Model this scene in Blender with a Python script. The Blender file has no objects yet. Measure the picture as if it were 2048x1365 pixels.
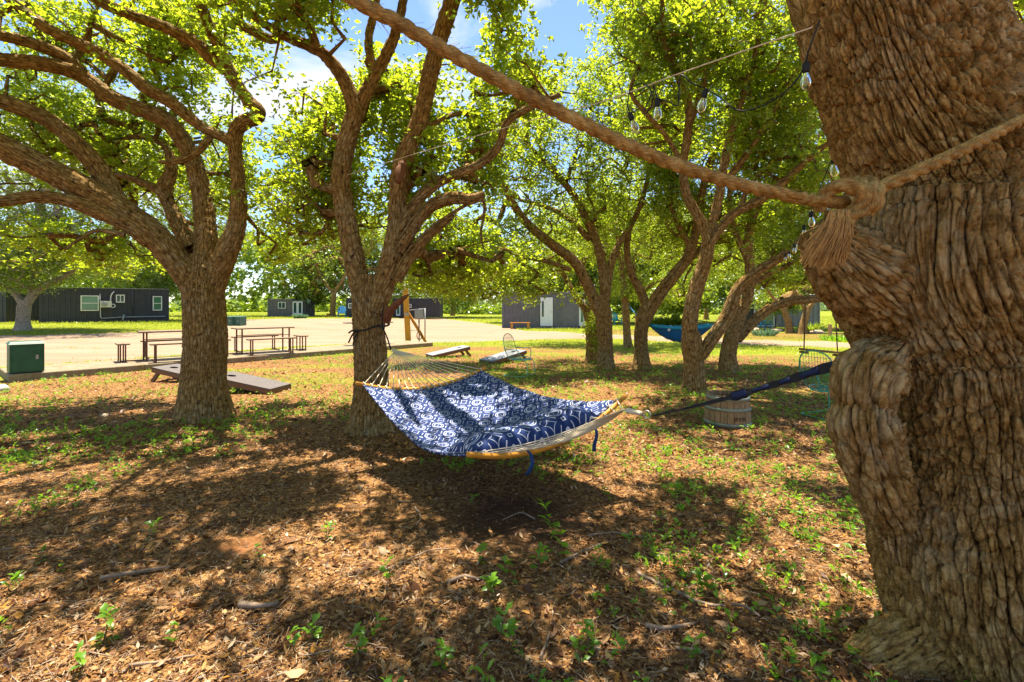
import bpy, math, random
import numpy as np
from mathutils import Vector, Matrix

random.seed(7)
RNG = np.random.default_rng(7)
SC = bpy.context.scene
COL = SC.collection
R = math.radians

# ------------------------------------------------------------------ camera, world, sun, exposure
F, CX, HY, EYE = 967.0, 1024.0, 613.0, 1.55       # focal length in photo pixels, horizon row, eye height
cd = bpy.data.cameras.new('camera')
cam = bpy.data.objects.new('camera', cd); COL.objects.link(cam)
cam.location = (0, 0, EYE); cam.rotation_euler = (R(90), 0, 0)
cd.sensor_width = 36; cd.lens = 36 * F / 2048
cd.shift_y = (HY - 682.5) / 2048
cd.clip_start = 0.05; cd.clip_end = 6000
SC.camera = cam

SUN_V = Vector((-0.05, 0.21, 1.0)).normalized()
SUN_EL = math.asin(SUN_V.z); SUN_ROT = math.atan2(SUN_V.x, SUN_V.y)
sl = bpy.data.lights.new('sun', 'SUN'); sl.energy = 5.0; sl.angle = R(0.5); sl.color = (1.0, 0.90, 0.74)
so = bpy.data.objects.new('sun', sl); COL.objects.link(so)
so.rotation_euler = SUN_V.to_track_quat('Z', 'Y').to_euler()

W = bpy.data.worlds.new('World'); SC.world = W; W.use_nodes = True
wn, wl = W.node_tree.nodes, W.node_tree.links
wn.clear()
sky = wn.new('ShaderNodeTexSky'); sky.sky_type = 'NISHITA'; sky.sun_disc = False
sky.sun_elevation = SUN_EL; sky.sun_rotation = SUN_ROT; sky.dust_density = 0.25; sky.ozone_density = 4.5
wtc = wn.new('ShaderNodeTexCoord')
wmp = wn.new('ShaderNodeMapping'); wmp.inputs['Scale'].default_value = (1.0, 1.0, 1.9)
wmp.inputs['Location'].default_value = (0.35, 0.1, 0.0)
wnz = wn.new('ShaderNodeTexNoise'); wnz.inputs['Scale'].default_value = 2.3; wnz.inputs['Detail'].default_value = 9
wnz.inputs['Roughness'].default_value = 0.55; wnz.inputs['Distortion'].default_value = 0.25
wrp = wn.new('ShaderNodeValToRGB'); wrp.color_ramp.elements[0].position = 0.535; wrp.color_ramp.elements[1].position = 0.66
wmx = wn.new('ShaderNodeMixRGB'); wmx.inputs['Color2'].default_value = (4.4, 4.4, 4.6, 1)
wbg = wn.new('ShaderNodeBackground'); wbg.inputs['Strength'].default_value = 0.082
wout = wn.new('ShaderNodeOutputWorld')
wl.new(wtc.outputs['Generated'], wmp.inputs['Vector']); wl.new(wmp.outputs['Vector'], wnz.inputs['Vector'])
wl.new(wnz.outputs['Fac'], wrp.inputs['Fac']); wl.new(wrp.outputs['Color'], wmx.inputs['Fac'])
wl.new(sky.outputs['Color'], wmx.inputs['Color1']); wl.new(wmx.outputs['Color'], wbg.inputs['Color'])
wl.new(wbg.outputs['Background'], wout.inputs['Surface'])

SC.view_settings.view_transform = 'Standard'; SC.view_settings.look = 'None'
SC.view_settings.exposure = 1.72; SC.view_settings.gamma = 1.0; SC.view_settings.use_curve_mapping = False
SC.render.engine = 'CYCLES'
SC.cycles.max_bounces = 8; SC.cycles.diffuse_bounces = 5; SC.cycles.transmission_bounces = 6; SC.cycles.transparent_max_bounces = 8

# ------------------------------------------------------------------ numbers and noise
def smooth(t):
    t = np.clip(t, 0, 1); return t * t * (3 - 2 * t)

def gh(x, y):                                     # height of the ground: a low pad rises on the left beyond the drive
    return 0.43 * smooth((-np.asarray(x) - 9) / 9.0) * smooth((np.asarray(y) - 15) / 16.0)

def P(px, py, Y):
    return np.array([(px - CX) * Y / F, Y, EYE - (py - HY) * Y / F])

def G(px, py):                                    # the ground point seen at a pixel
    lo, hi = 0.5, 3000.0
    for _ in range(60):
        m = math.sqrt(lo * hi)
        x = (px - CX) * m / F; z = EYE - (py - HY) * m / F
        if z > float(gh(x, m)): lo = m
        else: hi = m
    x = (px - CX) * lo / F
    return np.array([x, lo, float(gh(x, lo))])

def proj(p):
    y = np.maximum(p[:, 1], 0.05)
    return CX + F * p[:, 0] / y, HY - F * (p[:, 2] - EYE) / y

def hash3(i, j, k, s):
    with np.errstate(over='ignore'):
        h = (i.astype(np.uint32) * np.uint32(374761393) + j.astype(np.uint32) * np.uint32(668265263)
             + k.astype(np.uint32) * np.uint32(2147483647) + np.uint32(s) * np.uint32(974634777))
        h = (h ^ (h >> np.uint32(13))) * np.uint32(1274126177)
        h = h ^ (h >> np.uint32(16)); h = h * np.uint32(2246822519); h = h ^ (h >> np.uint32(15))
    return h.astype(np.float64) / 4294967295.0

def vnoise(p, s=0):
    i = np.floor(p).astype(np.int64); f = p - i; f = f * f * (3 - 2 * f)
    out = 0
    for a in (0, 1):
        for b in (0, 1):
            for c in (0, 1):
                w = (f[:, 0] if a else 1 - f[:, 0]) * (f[:, 1] if b else 1 - f[:, 1]) * (f[:, 2] if c else 1 - f[:, 2])
                out = out + w * hash3(i[:, 0] + a, i[:, 1] + b, i[:, 2] + c, s)
    return out * 2 - 1

def fbm(p, o=3, s=0):
    a, t = 0.5, 0
    for k in range(o):
        t = t + a * vnoise(p * 2 ** k, s + k); a *= 0.5
    return t

def worley(p, s=0):
    i = np.floor(p).astype(np.int64)
    f1 = np.full(len(p), 9.0); f2 = np.full(len(p), 9.0); cid = np.zeros(len(p))
    for a in (-1, 0, 1):
        for b in (-1, 0, 1):
            for c in (-1, 0, 1):
                x, y, z = i[:, 0] + a, i[:, 1] + b, i[:, 2] + c
                d = (x + hash3(x, y, z, s) - p[:, 0]) ** 2 + (y + hash3(x, y, z, s + 1) - p[:, 1]) ** 2 + (z + hash3(x, y, z, s + 2) - p[:, 2]) ** 2
                n = d < f1
                f2 = np.where(n, f1, np.minimum(f2, d)); f1 = np.where(n, d, f1); cid = np.where(n, hash3(x, y, z, s + 5), cid)
    return np.sqrt(f1), np.sqrt(f2), cid

def unit(v):
    v = np.asarray(v, float); return v / (np.linalg.norm(v, axis=-1, keepdims=True) + 1e-12)

# ------------------------------------------------------------------ meshes and objects
def put(name, verts, faces, m, parent=None, smooth_=True, uv=None, base=None, plate=None):
    """verts (N,3); faces: list of (K,3)/(K,4) int arrays, or python lists -> ONE mesh object"""
    v = np.asarray(verts, np.float32).reshape(-1, 3)
    if base is not None: v = v - np.asarray(base, np.float32)
    if not isinstance(faces, list) or (faces and not isinstance(faces[0], np.ndarray)):
        grp = {}
        for f in faces: grp.setdefault(len(f), []).append(f)
        faces = [np.array(g, np.int32) for g in grp.values()]
    me = bpy.data.meshes.new(name)
    me.vertices.add(len(v)); me.vertices.foreach_set('co', v.ravel())
    loops = np.concatenate([f.ravel() for f in faces]).astype(np.int32)
    counts = np.concatenate([np.full(len(f), f.shape[1], np.int32) for f in faces])
    starts = np.concatenate([[0], np.cumsum(counts)[:-1]]).astype(np.int32)
    me.loops.add(len(loops)); me.loops.foreach_set('vertex_index', loops)
    me.polygons.add(len(counts)); me.polygons.foreach_set('loop_start', starts); me.polygons.foreach_set('loop_total', counts)
    me.polygons.foreach_set('use_smooth', np.full(len(counts), bool(smooth_)))
    if uv is not None:
        ul = me.uv_layers.new(name='UVMap')
        ul.data.foreach_set('uv', np.asarray(uv, np.float32)[loops].ravel())
    if plate is not None:
        at_ = me.attributes.new('plate', 'FLOAT', 'POINT'); pl_ = np.ones(len(v), np.float32); pl_[:len(plate)] = plate; at_.data.foreach_set('value', pl_)
    me.update(calc_edges=True)
    if m is not None: me.materials.append(m)
    o = bpy.data.objects.new(name, me); COL.objects.link(o)
    if parent is not None: o.parent = parent
    return o

class MB:
    def __init__(s): s.v = []; s.f = []; s.n = 0
    def add(s, v, f):
        v = np.asarray(v, float).reshape(-1, 3); s.v.append(v)
        s.f += [tuple(int(a) + s.n for a in q) for q in f]; s.n += len(v); return s
    def box(s, c, d, rz=0.0, M=None):
        x, y, z = np.array(d) / 2
        v = np.array([(-x, -y, -z), (x, -y, -z), (x, y, -z), (-x, y, -z), (-x, -y, z), (x, -y, z), (x, y, z), (-x, y, z)])
        if M is not None: v = v @ np.array(M).T
        if rz: ca, sa = math.cos(rz), math.sin(rz); v = v @ np.array([(ca, sa, 0), (-sa, ca, 0), (0, 0, 1)])
        return s.add(v + np.array(c), [(0, 3, 2, 1), (4, 5, 6, 7), (0, 1, 5, 4), (1, 2, 6, 5), (2, 3, 7, 6), (3, 0, 4, 7)])
    def bar(s, a, b, w, h, up=(0, 0, 1)):
        a = np.array(a, float); b = np.array(b, float); L = np.linalg.norm(b - a); t = (b - a) / L
        u = np.array(up, float)
        if abs(t @ u) > 0.95: u = np.array((0, 1, 0.0))
        sd = unit(np.cross(t, u)); u = np.cross(sd, t)
        return s.box((a + b) / 2, (L, w, h), M=np.stack([t, sd, u], 1))
    def tube(s, pts, r, n=8, cap=True, closed=False):
        v, f, _ = tube(pts, r, n, cap, closed); return s.add(v, f)
    def lathe(s, prof, n=16, c=(0, 0, 0), cap=True):
        v = []; f = []
        for (r, z) in prof:
            for k in range(n):
                a = 2 * math.pi * k / n; v.append((c[0] + r * math.cos(a), c[1] + r * math.sin(a), c[2] + z))
        for i in range(len(prof) - 1):
            for k in range(n):
                f.append((i * n + k, i * n + (k + 1) % n, (i + 1) * n + (k + 1) % n, (i + 1) * n + k))
        if cap: f.append(tuple(range(n - 1, -1, -1))); f.append(tuple((len(prof) - 1) * n + k for k in range(n)))
        return s.add(v, f)
    def build(s, name, m, parent=None, smooth_=False, base=None):
        return put(name, np.concatenate(s.v), s.f, m, parent, smooth_, base=base)

def frames(p):
    t = np.gradient(p, axis=0); t = unit(t)
    u = np.zeros_like(p); a = np.array((0, 0, 1.0)) if abs(t[0, 2]) < 0.9 else np.array((1.0, 0, 0))
    x = unit(np.cross(t[0], a))
    for i in range(len(p)):
        x = x - t[i] * (x @ t[i]); x = x / (np.linalg.norm(x) + 1e-9); u[i] = x
    return t, u, np.cross(t, u)

def tube(pts, r, n=8, cap=True, closed=False, radial=None, ang=None):
    p = np.asarray(pts, float); m = len(p)
    r = np.full(m, r, float) if np.isscalar(r) else np.asarray(r, float)
    t, u, w = frames(p)
    a = np.arange(n) * 2 * math.pi / n if ang is None else ang
    rad = r[:, None] if radial is None else radial
    v = (p[:, None, :] + (np.cos(a)[None, :, None] * u[:, None, :] + np.sin(a)[None, :, None] * w[:, None, :]) * np.broadcast_to(rad, (m, n))[..., None]).reshape(-1, 3)
    i, k = np.meshgrid(np.arange(m - 1), np.arange(n), indexing='ij'); k2 = (k + 1) % n
    q = np.stack([i * n + k, i * n + k2, (i + 1) * n + k2, (i + 1) * n + k], -1).reshape(-1, 4)
    f = [tuple(x) for x in q.tolist()]
    if cap and not closed: f.append(tuple(range(n - 1, -1, -1))); f.append(tuple((m - 1) * n + k for k in range(n)))
    return v, f, q

def spline(pts, step, cols=None):
    """Catmull-Rom through rows (x,y,z,extra...), resampled at about `step` metres"""
    p = np.asarray(pts, float)
    if len(p) < 2: return p
    e = np.vstack([2 * p[0] - p[1], p, 2 * p[-1] - p[-2]])
    out = []
    for i in range(1, len(e) - 2):
        L = np.linalg.norm(e[i + 1, :3] - e[i, :3]); k = max(2, int(L / step))
        t = (np.arange(k) / k)[:, None]
        out.append(0.5 * (2 * e[i] + (e[i + 1] - e[i - 1]) * t + (2 * e[i - 1] - 5 * e[i] + 4 * e[i + 1] - e[i + 2]) * t ** 2
                          + (-e[i - 1] + 3 * e[i] - 3 * e[i + 1] + e[i + 2]) * t ** 3))
    out.append(p[-1:]); return np.vstack(out)

def thing(name, label, cat, loc=(0, 0, 0), rz=0.0, group=None):
    o = bpy.data.objects.new(name, None); COL.objects.link(o); o.location = tuple(float(a) for a in loc); o.rotation_euler = (0, 0, rz)
    o.empty_display_size = 0.2
    return tag(o, label, cat, group)
def tag(o, label, cat, group=None):
    o['label'] = label; o['category'] = cat
    if group: o['group'] = group
    return o
def kind(o, k, label=None):
    o['kind'] = k
    if label: o['label'] = label
    return o
def copy_tree(o, parent=None):
    c = o.copy(); COL.objects.link(c)
    if parent is not None: c.parent = parent
    for ch in list(o.children): copy_tree(ch, c)
    return c

# ------------------------------------------------------------------ materials
class NT:
    def __init__(s, name):
        s.m = bpy.data.materials.new(name); s.m.use_nodes = True; s.t = s.m.node_tree; s.t.nodes.clear()
        s.out = s.t.nodes.new('ShaderNodeOutputMaterial')
    def n(s, typ, **k):
        nd = s.t.nodes.new('ShaderNode' + typ)
        for a, b in k.items():
            if hasattr(nd, a) and a not in nd.inputs: setattr(nd, a, b)
            else: s.set(nd.inputs[a.replace('_', ' ')] if a.replace('_', ' ') in nd.inputs else nd.inputs[a], b)
        return nd
    def set(s, inp, v):
        if isinstance(v, bpy.types.NodeSocket): s.t.links.new(v, inp)
        elif isinstance(v, tuple) and inp.type == 'RGBA' and len(v) == 3: inp.default_value = (*v, 1)
        else: inp.default_value = v
    def math(s, op, a, b=0.0, c=None):
        nd = s.t.nodes.new('ShaderNodeMath'); nd.operation = op; s.set(nd.inputs[0], a); s.set(nd.inputs[1], b)
        if c is not None: s.set(nd.inputs[2], c)
        return nd.outputs[0]
    def ramp(s, fac, stops, interp='LINEAR'):
        nd = s.t.nodes.new('ShaderNodeValToRGB'); nd.color_ramp.interpolation = interp; e = nd.color_ramp.elements
        while len(e) < len(stops): e.new(0.5)
        for el, (p, c) in zip(e, stops): el.position = p; el.color = (*c, 1)
        s.set(nd.inputs[0], fac); return nd.outputs[0]
    def mix(s, fac, a, b, blend='MIX'):
        nd = s.t.nodes.new('ShaderNodeMixRGB'); nd.blend_type = blend; s.set(nd.inputs[0], fac); s.set(nd.inputs[1], a); s.set(nd.inputs[2], b); return nd.outputs[0]
    def noise(s, vec, scale, detail=4, rough=0.55, dist=0.0):
        nd = s.t.nodes.new('ShaderNodeTexNoise'); nd.inputs['Scale'].default_value = scale; nd.inputs['Detail'].default_value = detail
        nd.inputs['Roughness'].default_value = rough; nd.inputs['Distortion'].default_value = dist
        if vec is not None: s.set(nd.inputs['Vector'], vec)
        return nd.outputs['Fac']
    def coord(s, which='Object', scale=None):
        o = s.t.nodes.new('ShaderNodeTexCoord').outputs[which]
        if scale is not None:
            mp = s.t.nodes.new('ShaderNodeMapping'); mp.inputs['Scale'].default_value = scale; s.t.links.new(o, mp.inputs['Vector']); o = mp.outputs[0]
        return o
    def bump(s, h, strength, dist):
        nd = s.t.nodes.new('ShaderNodeBump'); nd.inputs['Strength'].default_value = strength; nd.inputs['Distance'].default_value = dist
        s.set(nd.inputs['Height'], h); return nd.outputs[0]
    def bsdf(s, color, rough=0.7, normal=None, metal=0.0, spec=0.3, **k):
        b = s.t.nodes.new('ShaderNodeBsdfPrincipled'); s.set(b.inputs['Base Color'], color); s.set(b.inputs['Roughness'], rough)
        b.inputs['Metallic'].default_value = metal; b.inputs['Specular IOR Level'].default_value = spec
        if normal is not None: s.set(b.inputs['Normal'], normal)
        for a, v in k.items(): s.set(b.inputs[a.replace('_', ' ')], v)
        s.t.links.new(b.outputs[0], s.out.inputs['Surface']); return s.m

def simple(name, col, rough=0.6, var=0.25, scale=12.0, metal=0.0, spec=0.3, stretch=(1, 1, 1), bump=0.15, bd=0.004):
    t = NT(name); c = t.coord('Object', stretch)
    n1 = t.noise(c, scale, 5, 0.6); n2 = t.noise(c, scale * 6, 3, 0.6)
    f = t.math('ADD', t.math('MULTIPLY', n1, 0.65), t.math('MULTIPLY', n2, 0.35))
    a = tuple(x * (1 - var) for x in col); b = tuple(min(1, x * (1 + var)) for x in col)
    return t.bsdf(t.ramp(f, [(0.3, a), (0.7, b)]), rough, t.bump(f, bump, bd), metal, spec)

def bark_mat(name, inner, dark, mid, light, lichen, scale, bd, lich=0.5):
    """weathered plates over red brown inner bark; 'plate' is 1 on a plate and 0 in a crack between plates"""
    t = NT(name); uv = t.n('UVMap').outputs[0]
    mp = t.n('Mapping'); t.set(mp.inputs['Vector'], uv); mp.inputs['Scale'].default_value = (1, 0.20, 1)
    dn = t.t.nodes.new('ShaderNodeTexNoise'); dn.inputs['Scale'].default_value = scale * 0.5; dn.inputs['Detail'].default_value = 3; t.set(dn.inputs['Vector'], mp.outputs[0])
    off = t.n('VectorMath', operation='MULTIPLY_ADD'); t.set(off.inputs[0], dn.outputs['Color']); off.inputs[1].default_value = (0.9 / scale,) * 3; t.set(off.inputs[2], mp.outputs[0])
    vo = t.n('TexVoronoi', feature='DISTANCE_TO_EDGE'); vo.inputs['Scale'].default_value = scale; t.set(vo.inputs['Vector'], off.outputs[0])
    oc = t.coord('Object'); at = t.n('Attribute', attribute_name='plate').outputs['Fac']
    fine = t.noise(oc, 95, 7, 0.78); big = t.noise(oc, 2.2, 4, 0.6); mid_n = t.noise(oc, 16, 5, 0.65)
    crack = t.ramp(vo.outputs['Distance'], [(0.0, (0, 0, 0)), (0.16, (1, 1, 1))])
    pl = t.math('MULTIPLY', t.ramp(at, [(0.12, (0, 0, 0)), (0.55, (1, 1, 1))]), t.math('ADD', t.math('MULTIPLY', crack, 0.4), 0.6))
    h = t.math('ADD', t.math('MULTIPLY', crack, 0.7), t.math('MULTIPLY', fine, 0.6))
    col = t.ramp(t.math('ADD', t.math('MULTIPLY', fine, 0.45), t.math('MULTIPLY', mid_n, 0.55)), [(0.37, dark), (0.5, mid), (0.61, light)])
    lf = t.ramp(big, [(0.46, (0, 0, 0)), (0.62, (1, 1, 1))])
    lf = t.math('MULTIPLY', lf, t.math('MULTIPLY', t.ramp(mid_n, [(0.4, (0, 0, 0)), (0.6, (1, 1, 1))]), lich))
    col = t.mix(lf, col, lichen)
    col = t.mix(pl, inner, col)
    return t.bsdf(col, 0.92, t.bump(h, 1.0, bd), spec=0.08)

M = {}
M['bark_near'] = bark_mat('near oak bark', (0.022, 0.010, 0.004), (0.15, 0.076, 0.020), (0.39, 0.225, 0.064), (0.62, 0.42, 0.17), (0.44, 0.355, 0.21), 34, 0.014, 0.55)
M['bark'] = bark_mat('oak bark', (0.035, 0.017, 0.008), (0.14, 0.076, 0.026), (0.30, 0.178, 0.058), (0.48, 0.32, 0.14), (0.33, 0.28, 0.17), 30, 0.020, 0.6)
M['bark_pale'] = bark_mat('pale bark', (0.09, 0.06, 0.04), (0.17, 0.13, 0.09), (0.33, 0.27, 0.20), (0.5, 0.42, 0.33), (0.42, 0.40, 0.33), 22, 0.012, 0.4)
M['twig'] = simple('twig bark', (0.15, 0.085, 0.045), 0.9, 0.4, 20)
M['broken'] = simple('torn red heartwood', (0.15, 0.055, 0.022), 0.85, 0.6, 25, stretch=(4, 4, 1))

def leaf_mat(name, stops, tr, mixf=0.5, gloss=0.06):
    t = NT(name); g = t.n('NewGeometry')
    rnd = g.outputs['Random Per Island']
    c = t.ramp(rnd, stops)
    tc = t.mix(0.6, c, tr)
    d = t.n('BsdfDiffuse', Color=c); tl = t.n('BsdfTranslucent', Color=tc)
    mx = t.n('MixShader'); mx.inputs[0].default_value = mixf; t.t.links.new(d.outputs[0], mx.inputs[1]); t.t.links.new(tl.outputs[0], mx.inputs[2])
    gl = t.n('BsdfGlossy', Color=(0.9, 0.95, 1.0)); gl.inputs['Roughness'].default_value = 0.35
    m2 = t.n('MixShader'); m2.inputs[0].default_value = gloss; t.t.links.new(mx.outputs[0], m2.inputs[1]); t.t.links.new(gl.outputs[0], m2.inputs[2])
    t.t.links.new(m2.outputs[0], t.out.inputs['Surface']); return t.m
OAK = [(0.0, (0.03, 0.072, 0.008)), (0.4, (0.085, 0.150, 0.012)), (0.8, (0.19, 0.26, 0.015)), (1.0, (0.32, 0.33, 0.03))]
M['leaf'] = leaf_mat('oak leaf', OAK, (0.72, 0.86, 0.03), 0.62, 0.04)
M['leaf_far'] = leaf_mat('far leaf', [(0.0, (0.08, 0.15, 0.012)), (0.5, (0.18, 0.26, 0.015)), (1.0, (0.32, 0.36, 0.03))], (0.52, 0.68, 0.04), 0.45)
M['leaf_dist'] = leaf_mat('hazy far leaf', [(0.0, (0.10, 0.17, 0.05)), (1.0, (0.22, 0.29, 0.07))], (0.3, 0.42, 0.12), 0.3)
M['sprout'] = leaf_mat('seedling leaf', [(0.0, (0.06, 0.17, 0.01)), (0.6, (0.14, 0.30, 0.015)), (1.0, (0.28, 0.40, 0.02))], (0.42, 0.72, 0.03), 0.5, 0.03)
M['grass'] = leaf_mat('grass blade', [(0.0, (0.12, 0.20, 0.012)), (0.5, (0.24, 0.30, 0.015)), (1.0, (0.48, 0.42, 0.05))], (0.55, 0.62, 0.03), 0.4, 0.03)
M['succulent'] = leaf_mat('blue green leaf', [(0, (0.06, 0.14, 0.07)), (1, (0.16, 0.27, 0.14))], (0.2, 0.35, 0.15), 0.25)
M['litter'] = leaf_mat('dry leaf', [(0.0, (0.04, 0.018, 0.010)), (0.3, (0.12, 0.052, 0.022)), (0.55, (0.24, 0.12, 0.048)), (0.76, (0.36, 0.23, 0.11)), (0.88, (0.50, 0.22, 0.035)), (1.0, (0.52, 0.40, 0.25))], (0.45, 0.17, 0.03), 0.15, 0.012)
M['stick'] = simple('dry grey twig', (0.24, 0.17, 0.115), 0.9, 0.45, 18)

# ------------------------------------------------------------------ the ground, the drive, the slab
def pip(poly, x, y):                              # points in polygon
    poly = np.asarray(poly); c = np.zeros(np.shape(x), bool)
    for (x0, y0), (x1, y1) in zip(poly, np.roll(poly, -1, 0)):
        with np.errstate(divide='ignore', invalid='ignore'):
            c ^= ((y0 > y) != (y1 > y)) & (x < (x1 - x0) * (y - y0) / (y1 - y0 + 1e-12) + x0)
    return c
def gpoly(px): return np.array([G(a, b)[:2] for a, b in px])

LITTER_EDGE = gpoly([(-400, 778), (0, 758), (300, 734), (600, 713), (870, 694), (1000, 693), (1180, 699), (1480, 711), (1700, 718), (2100, 742), (2900, 800)])
def litter_side(x, y):                            # metres in front of the edge of the mulch
    return np.interp(x / np.maximum(y, 0.1), LITTER_EDGE[:, 0] / LITTER_EDGE[:, 1], LITTER_EDGE[:, 1]) - y
LAWN = gpoly([(-700, 644), (372, 640), (366, 664), (0, 673), (-700, 700)])
MULCH2 = gpoly([(1190, 659), (1480, 663), (1650, 668), (1720, 672), (1720, 681), (1480, 678), (1190, 668)])

UP = [(-900, 700), (-300, 684), (0, 672), (180, 667), (365, 662), (455, 640), (560, 638), (700, 637), (880, 637), (985, 649), (1050, 662), (1180, 668), (1320, 674), (1480, 680), (1700, 687), (2200, 700), (3000, 716)]
LO = [(-900, 770), (-300, 750), (0, 735), (100, 730), (250, 718), (470, 703), (560, 696), (700, 688), (880, 685), (985, 683), (1050, 680), (1180, 677), (1320, 682), (1480, 689), (1700, 696), (2200, 712), (3000, 738)]
RUP = gpoly(UP); RLO = gpoly(LO)
def axis_steps(lo, hi, fine_lo, fine_hi, d, grow=1.16):
    a = list(np.arange(fine_lo, fine_hi + 1e-6, d)); s = d
    while a[-1] < hi: s *= grow; a.append(a[-1] + s)
    s = d
    while a[0] > lo: s *= grow; a.insert(0, a[0] - s)
    return np.array(a)
gx = axis_steps(-2500, 2500, -8, 6.5, 0.1); gy = axis_steps(-60, 4000, 1.2, 11, 0.1, 1.1)
XX, YY = np.meshgrid(gx, gy); xf, yf = XX.ravel(), YY.ravel()
q = np.stack([xf, yf, np.zeros_like(xf)], 1)
nearw = smooth((15 - yf) / 4) * smooth((14 - np.abs(xf)) / 4)
zg = gh(xf, yf) + nearw * (0.022 * fbm(q * 1.1, 3, 3) + 0.012 * fbm(q * 6, 3, 9))
q_ = xf / np.maximum(yf, .1); ra_ = np.interp(q_, RLO[:, 0] / RLO[:, 1], RLO[:, 1]); rb_ = np.interp(q_, RUP[:, 0] / RUP[:, 1], RUP[:, 1])
zg = zg - 0.14 * smooth((yf - ra_ - .3) / .8) * smooth((rb_ - yf - .3) / 1.2)
hole = np.exp(-(((xf + 1.78) / 0.16) ** 2 + ((yf - 3.15) / 0.12) ** 2)); zg = zg - 0.03 * hole
nzg = fbm(q * np.array([0.35, 0.6, 1]), 4, 21)
side = litter_side(xf, yf)
grassw = smooth((-side + 0.6 + nzg * 1.6) / 1.2)
grassw = np.where(pip(MULCH2, xf, yf), grassw * 0.25, grassw)
patch = smooth((fbm(q * np.array([0.7, 1.1, 1]), 3, 40) - 0.05) * 5) * smooth((yf - 7) / 4) * 0.55
grassw = np.maximum(grassw, patch * (side > 0))
soil_shade = smooth(1.5 * np.exp(-(((xf - .02) / .62) ** 2 + ((yf - 3.55) / .50) ** 2)) - .25 + .35 * fbm(q * 3.1, 3, 77))  # bare soil under the hammock, with the hammock's shadow painted in
dirt = np.exp(-(((xf + 1.78) / 0.22) ** 2 + ((yf - 3.15) / 0.15) ** 2))
nx, ny = len(gx), len(gy)
ii, jj = np.meshgrid(np.arange(ny - 1), np.arange(nx - 1), indexing='ij')
quads = np.stack([ii * nx + jj, ii * nx + jj + 1, (ii + 1) * nx + jj + 1, (ii + 1) * nx + jj], -1).reshape(-1, 4)

def gheight(x, y):
    i = np.clip(np.searchsorted(gx, x) - 1, 0, len(gx) - 2); j = np.clip(np.searchsorted(gy, y) - 1, 0, len(gy) - 2); Z = zg.reshape(ny, nx)
    fx = (x - gx[i]) / (gx[i + 1] - gx[i]); fy = (y - gy[j]) / (gy[j + 1] - gy[j])
    return Z[j, i] * (1 - fx) * (1 - fy) + Z[j, i + 1] * fx * (1 - fy) + Z[j + 1, i] * (1 - fx) * fy + Z[j + 1, i + 1] * fx * fy

t = NT('leaf mulch and grass'); oc = t.coord('Object')
at = t.n('Attribute', attribute_name='ground'); sep = t.n('SeparateColor'); t.set(sep.inputs[0], at.outputs['Color'])
n1 = t.noise(oc, 38, 7, 0.72, 0.4); n2 = t.noise(oc, 3.0, 5, 0.6); n3 = t.noise(oc, 150, 3, 0.7)
vo = t.n('TexVoronoi'); vo.inputs['Scale'].default_value = 46; t.set(vo.inputs['Vector'], oc)
chip = t.n('SeparateColor'); t.set(chip.inputs[0], vo.outputs['Color'])
lit = t.ramp(t.math('ADD', t.math('MULTIPLY', n1, 0.6), t.math('MULTIPLY', chip.outputs[0], 0.4)),
             [(0.22, (0.025, 0.011, 0.005)), (0.42, (0.11, 0.05, 0.018)), (0.6, (0.25, 0.13, 0.045)), (0.8, (0.40, 0.24, 0.10))])
lit = t.mix(t.ramp(n2, [(0.42, (0, 0, 0)), (0.68, (0.4, 0.4, 0.4))]), lit, (0.24, 0.13, 0.055))
gr = t.ramp(t.math('ADD', t.math('MULTIPLY', n1, 0.5), t.math('MULTIPLY', n2, 0.5)), [(0.32, (0.07, 0.11, 0.008)), (0.5, (0.16, 0.19, 0.012)), (0.68, (0.26, 0.21, 0.03))])
base = t.mix(sep.outputs[0], lit, gr)
base = t.mix(sep.outputs[1], base, (0.20, 0.085, 0.032))
base = t.mix(t.math('MULTIPLY', sep.outputs[2], 0.85), base, t.ramp(n3, [(0.3, (0.028, 0.014, 0.008)), (0.7, (0.075, 0.038, 0.021))]))  # dark tone of that patch: part soil, mostly painted shade
h = t.math('ADD', t.math('MULTIPLY', n1, 0.7), t.math('MULTIPLY', n3, 0.3))
M['ground'] = t.bsdf(base, 0.95, t.bump(h, 0.8, 0.02), spec=0.08)
ground = put('ground', np.stack([xf, yf, zg], 1), [quads], M['ground'])
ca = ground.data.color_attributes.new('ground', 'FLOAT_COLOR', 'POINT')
ca.data.foreach_set('color', np.stack([grassw, dirt, soil_shade, 1 + 0 * xf], 1).astype(np.float32).ravel())
kind(ground, 'structure', 'brown leaf mulch under the oaks giving way to yellow green grass')

# gravel drive: a strip between two wandering edges
ks = np.linspace(-880, 2900, 420)
rv = []; NC = 30
for k in ks:
    a = G(k, np.interp(k, *zip(*LO)))[:2]; b = G(k, np.interp(k, *zip(*UP)))[:2]
    ja, jb = [float(vnoise(np.array([[k * 0.045, s, 0.5]]), 5)[0]) * 0.6 + float(vnoise(np.array([[k * 0.2, s, 0.5]]), 6)[0]) * 0.45 for s in (1.5, 9.5)]
    a = a * (1 + ja / np.linalg.norm(a)); b = b * (1 + jb * 1.6 / np.linalg.norm(b))
    for j in range(NC): rv.append(a + (b - a) * j / (NC - 1))
rv = np.array(rv); rz = gh(rv[:, 0], rv[:, 1]) + 0.026
e = np.tile(np.arange(NC), len(ks)); rz = np.where((e == 0) | (e == NC - 1), gheight(rv[:, 0], rv[:, 1]) - 0.01, rz)
ii, jj = np.meshgrid(np.arange(len(ks) - 1), np.arange(NC - 1), indexing='ij')
rq = np.stack([ii * NC + jj, (ii + 1) * NC + jj, (ii + 1) * NC + jj + 1, ii * NC + jj + 1], -1).reshape(-1, 4)
t = NT('pale gravel'); oc = t.coord('Object')
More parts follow.
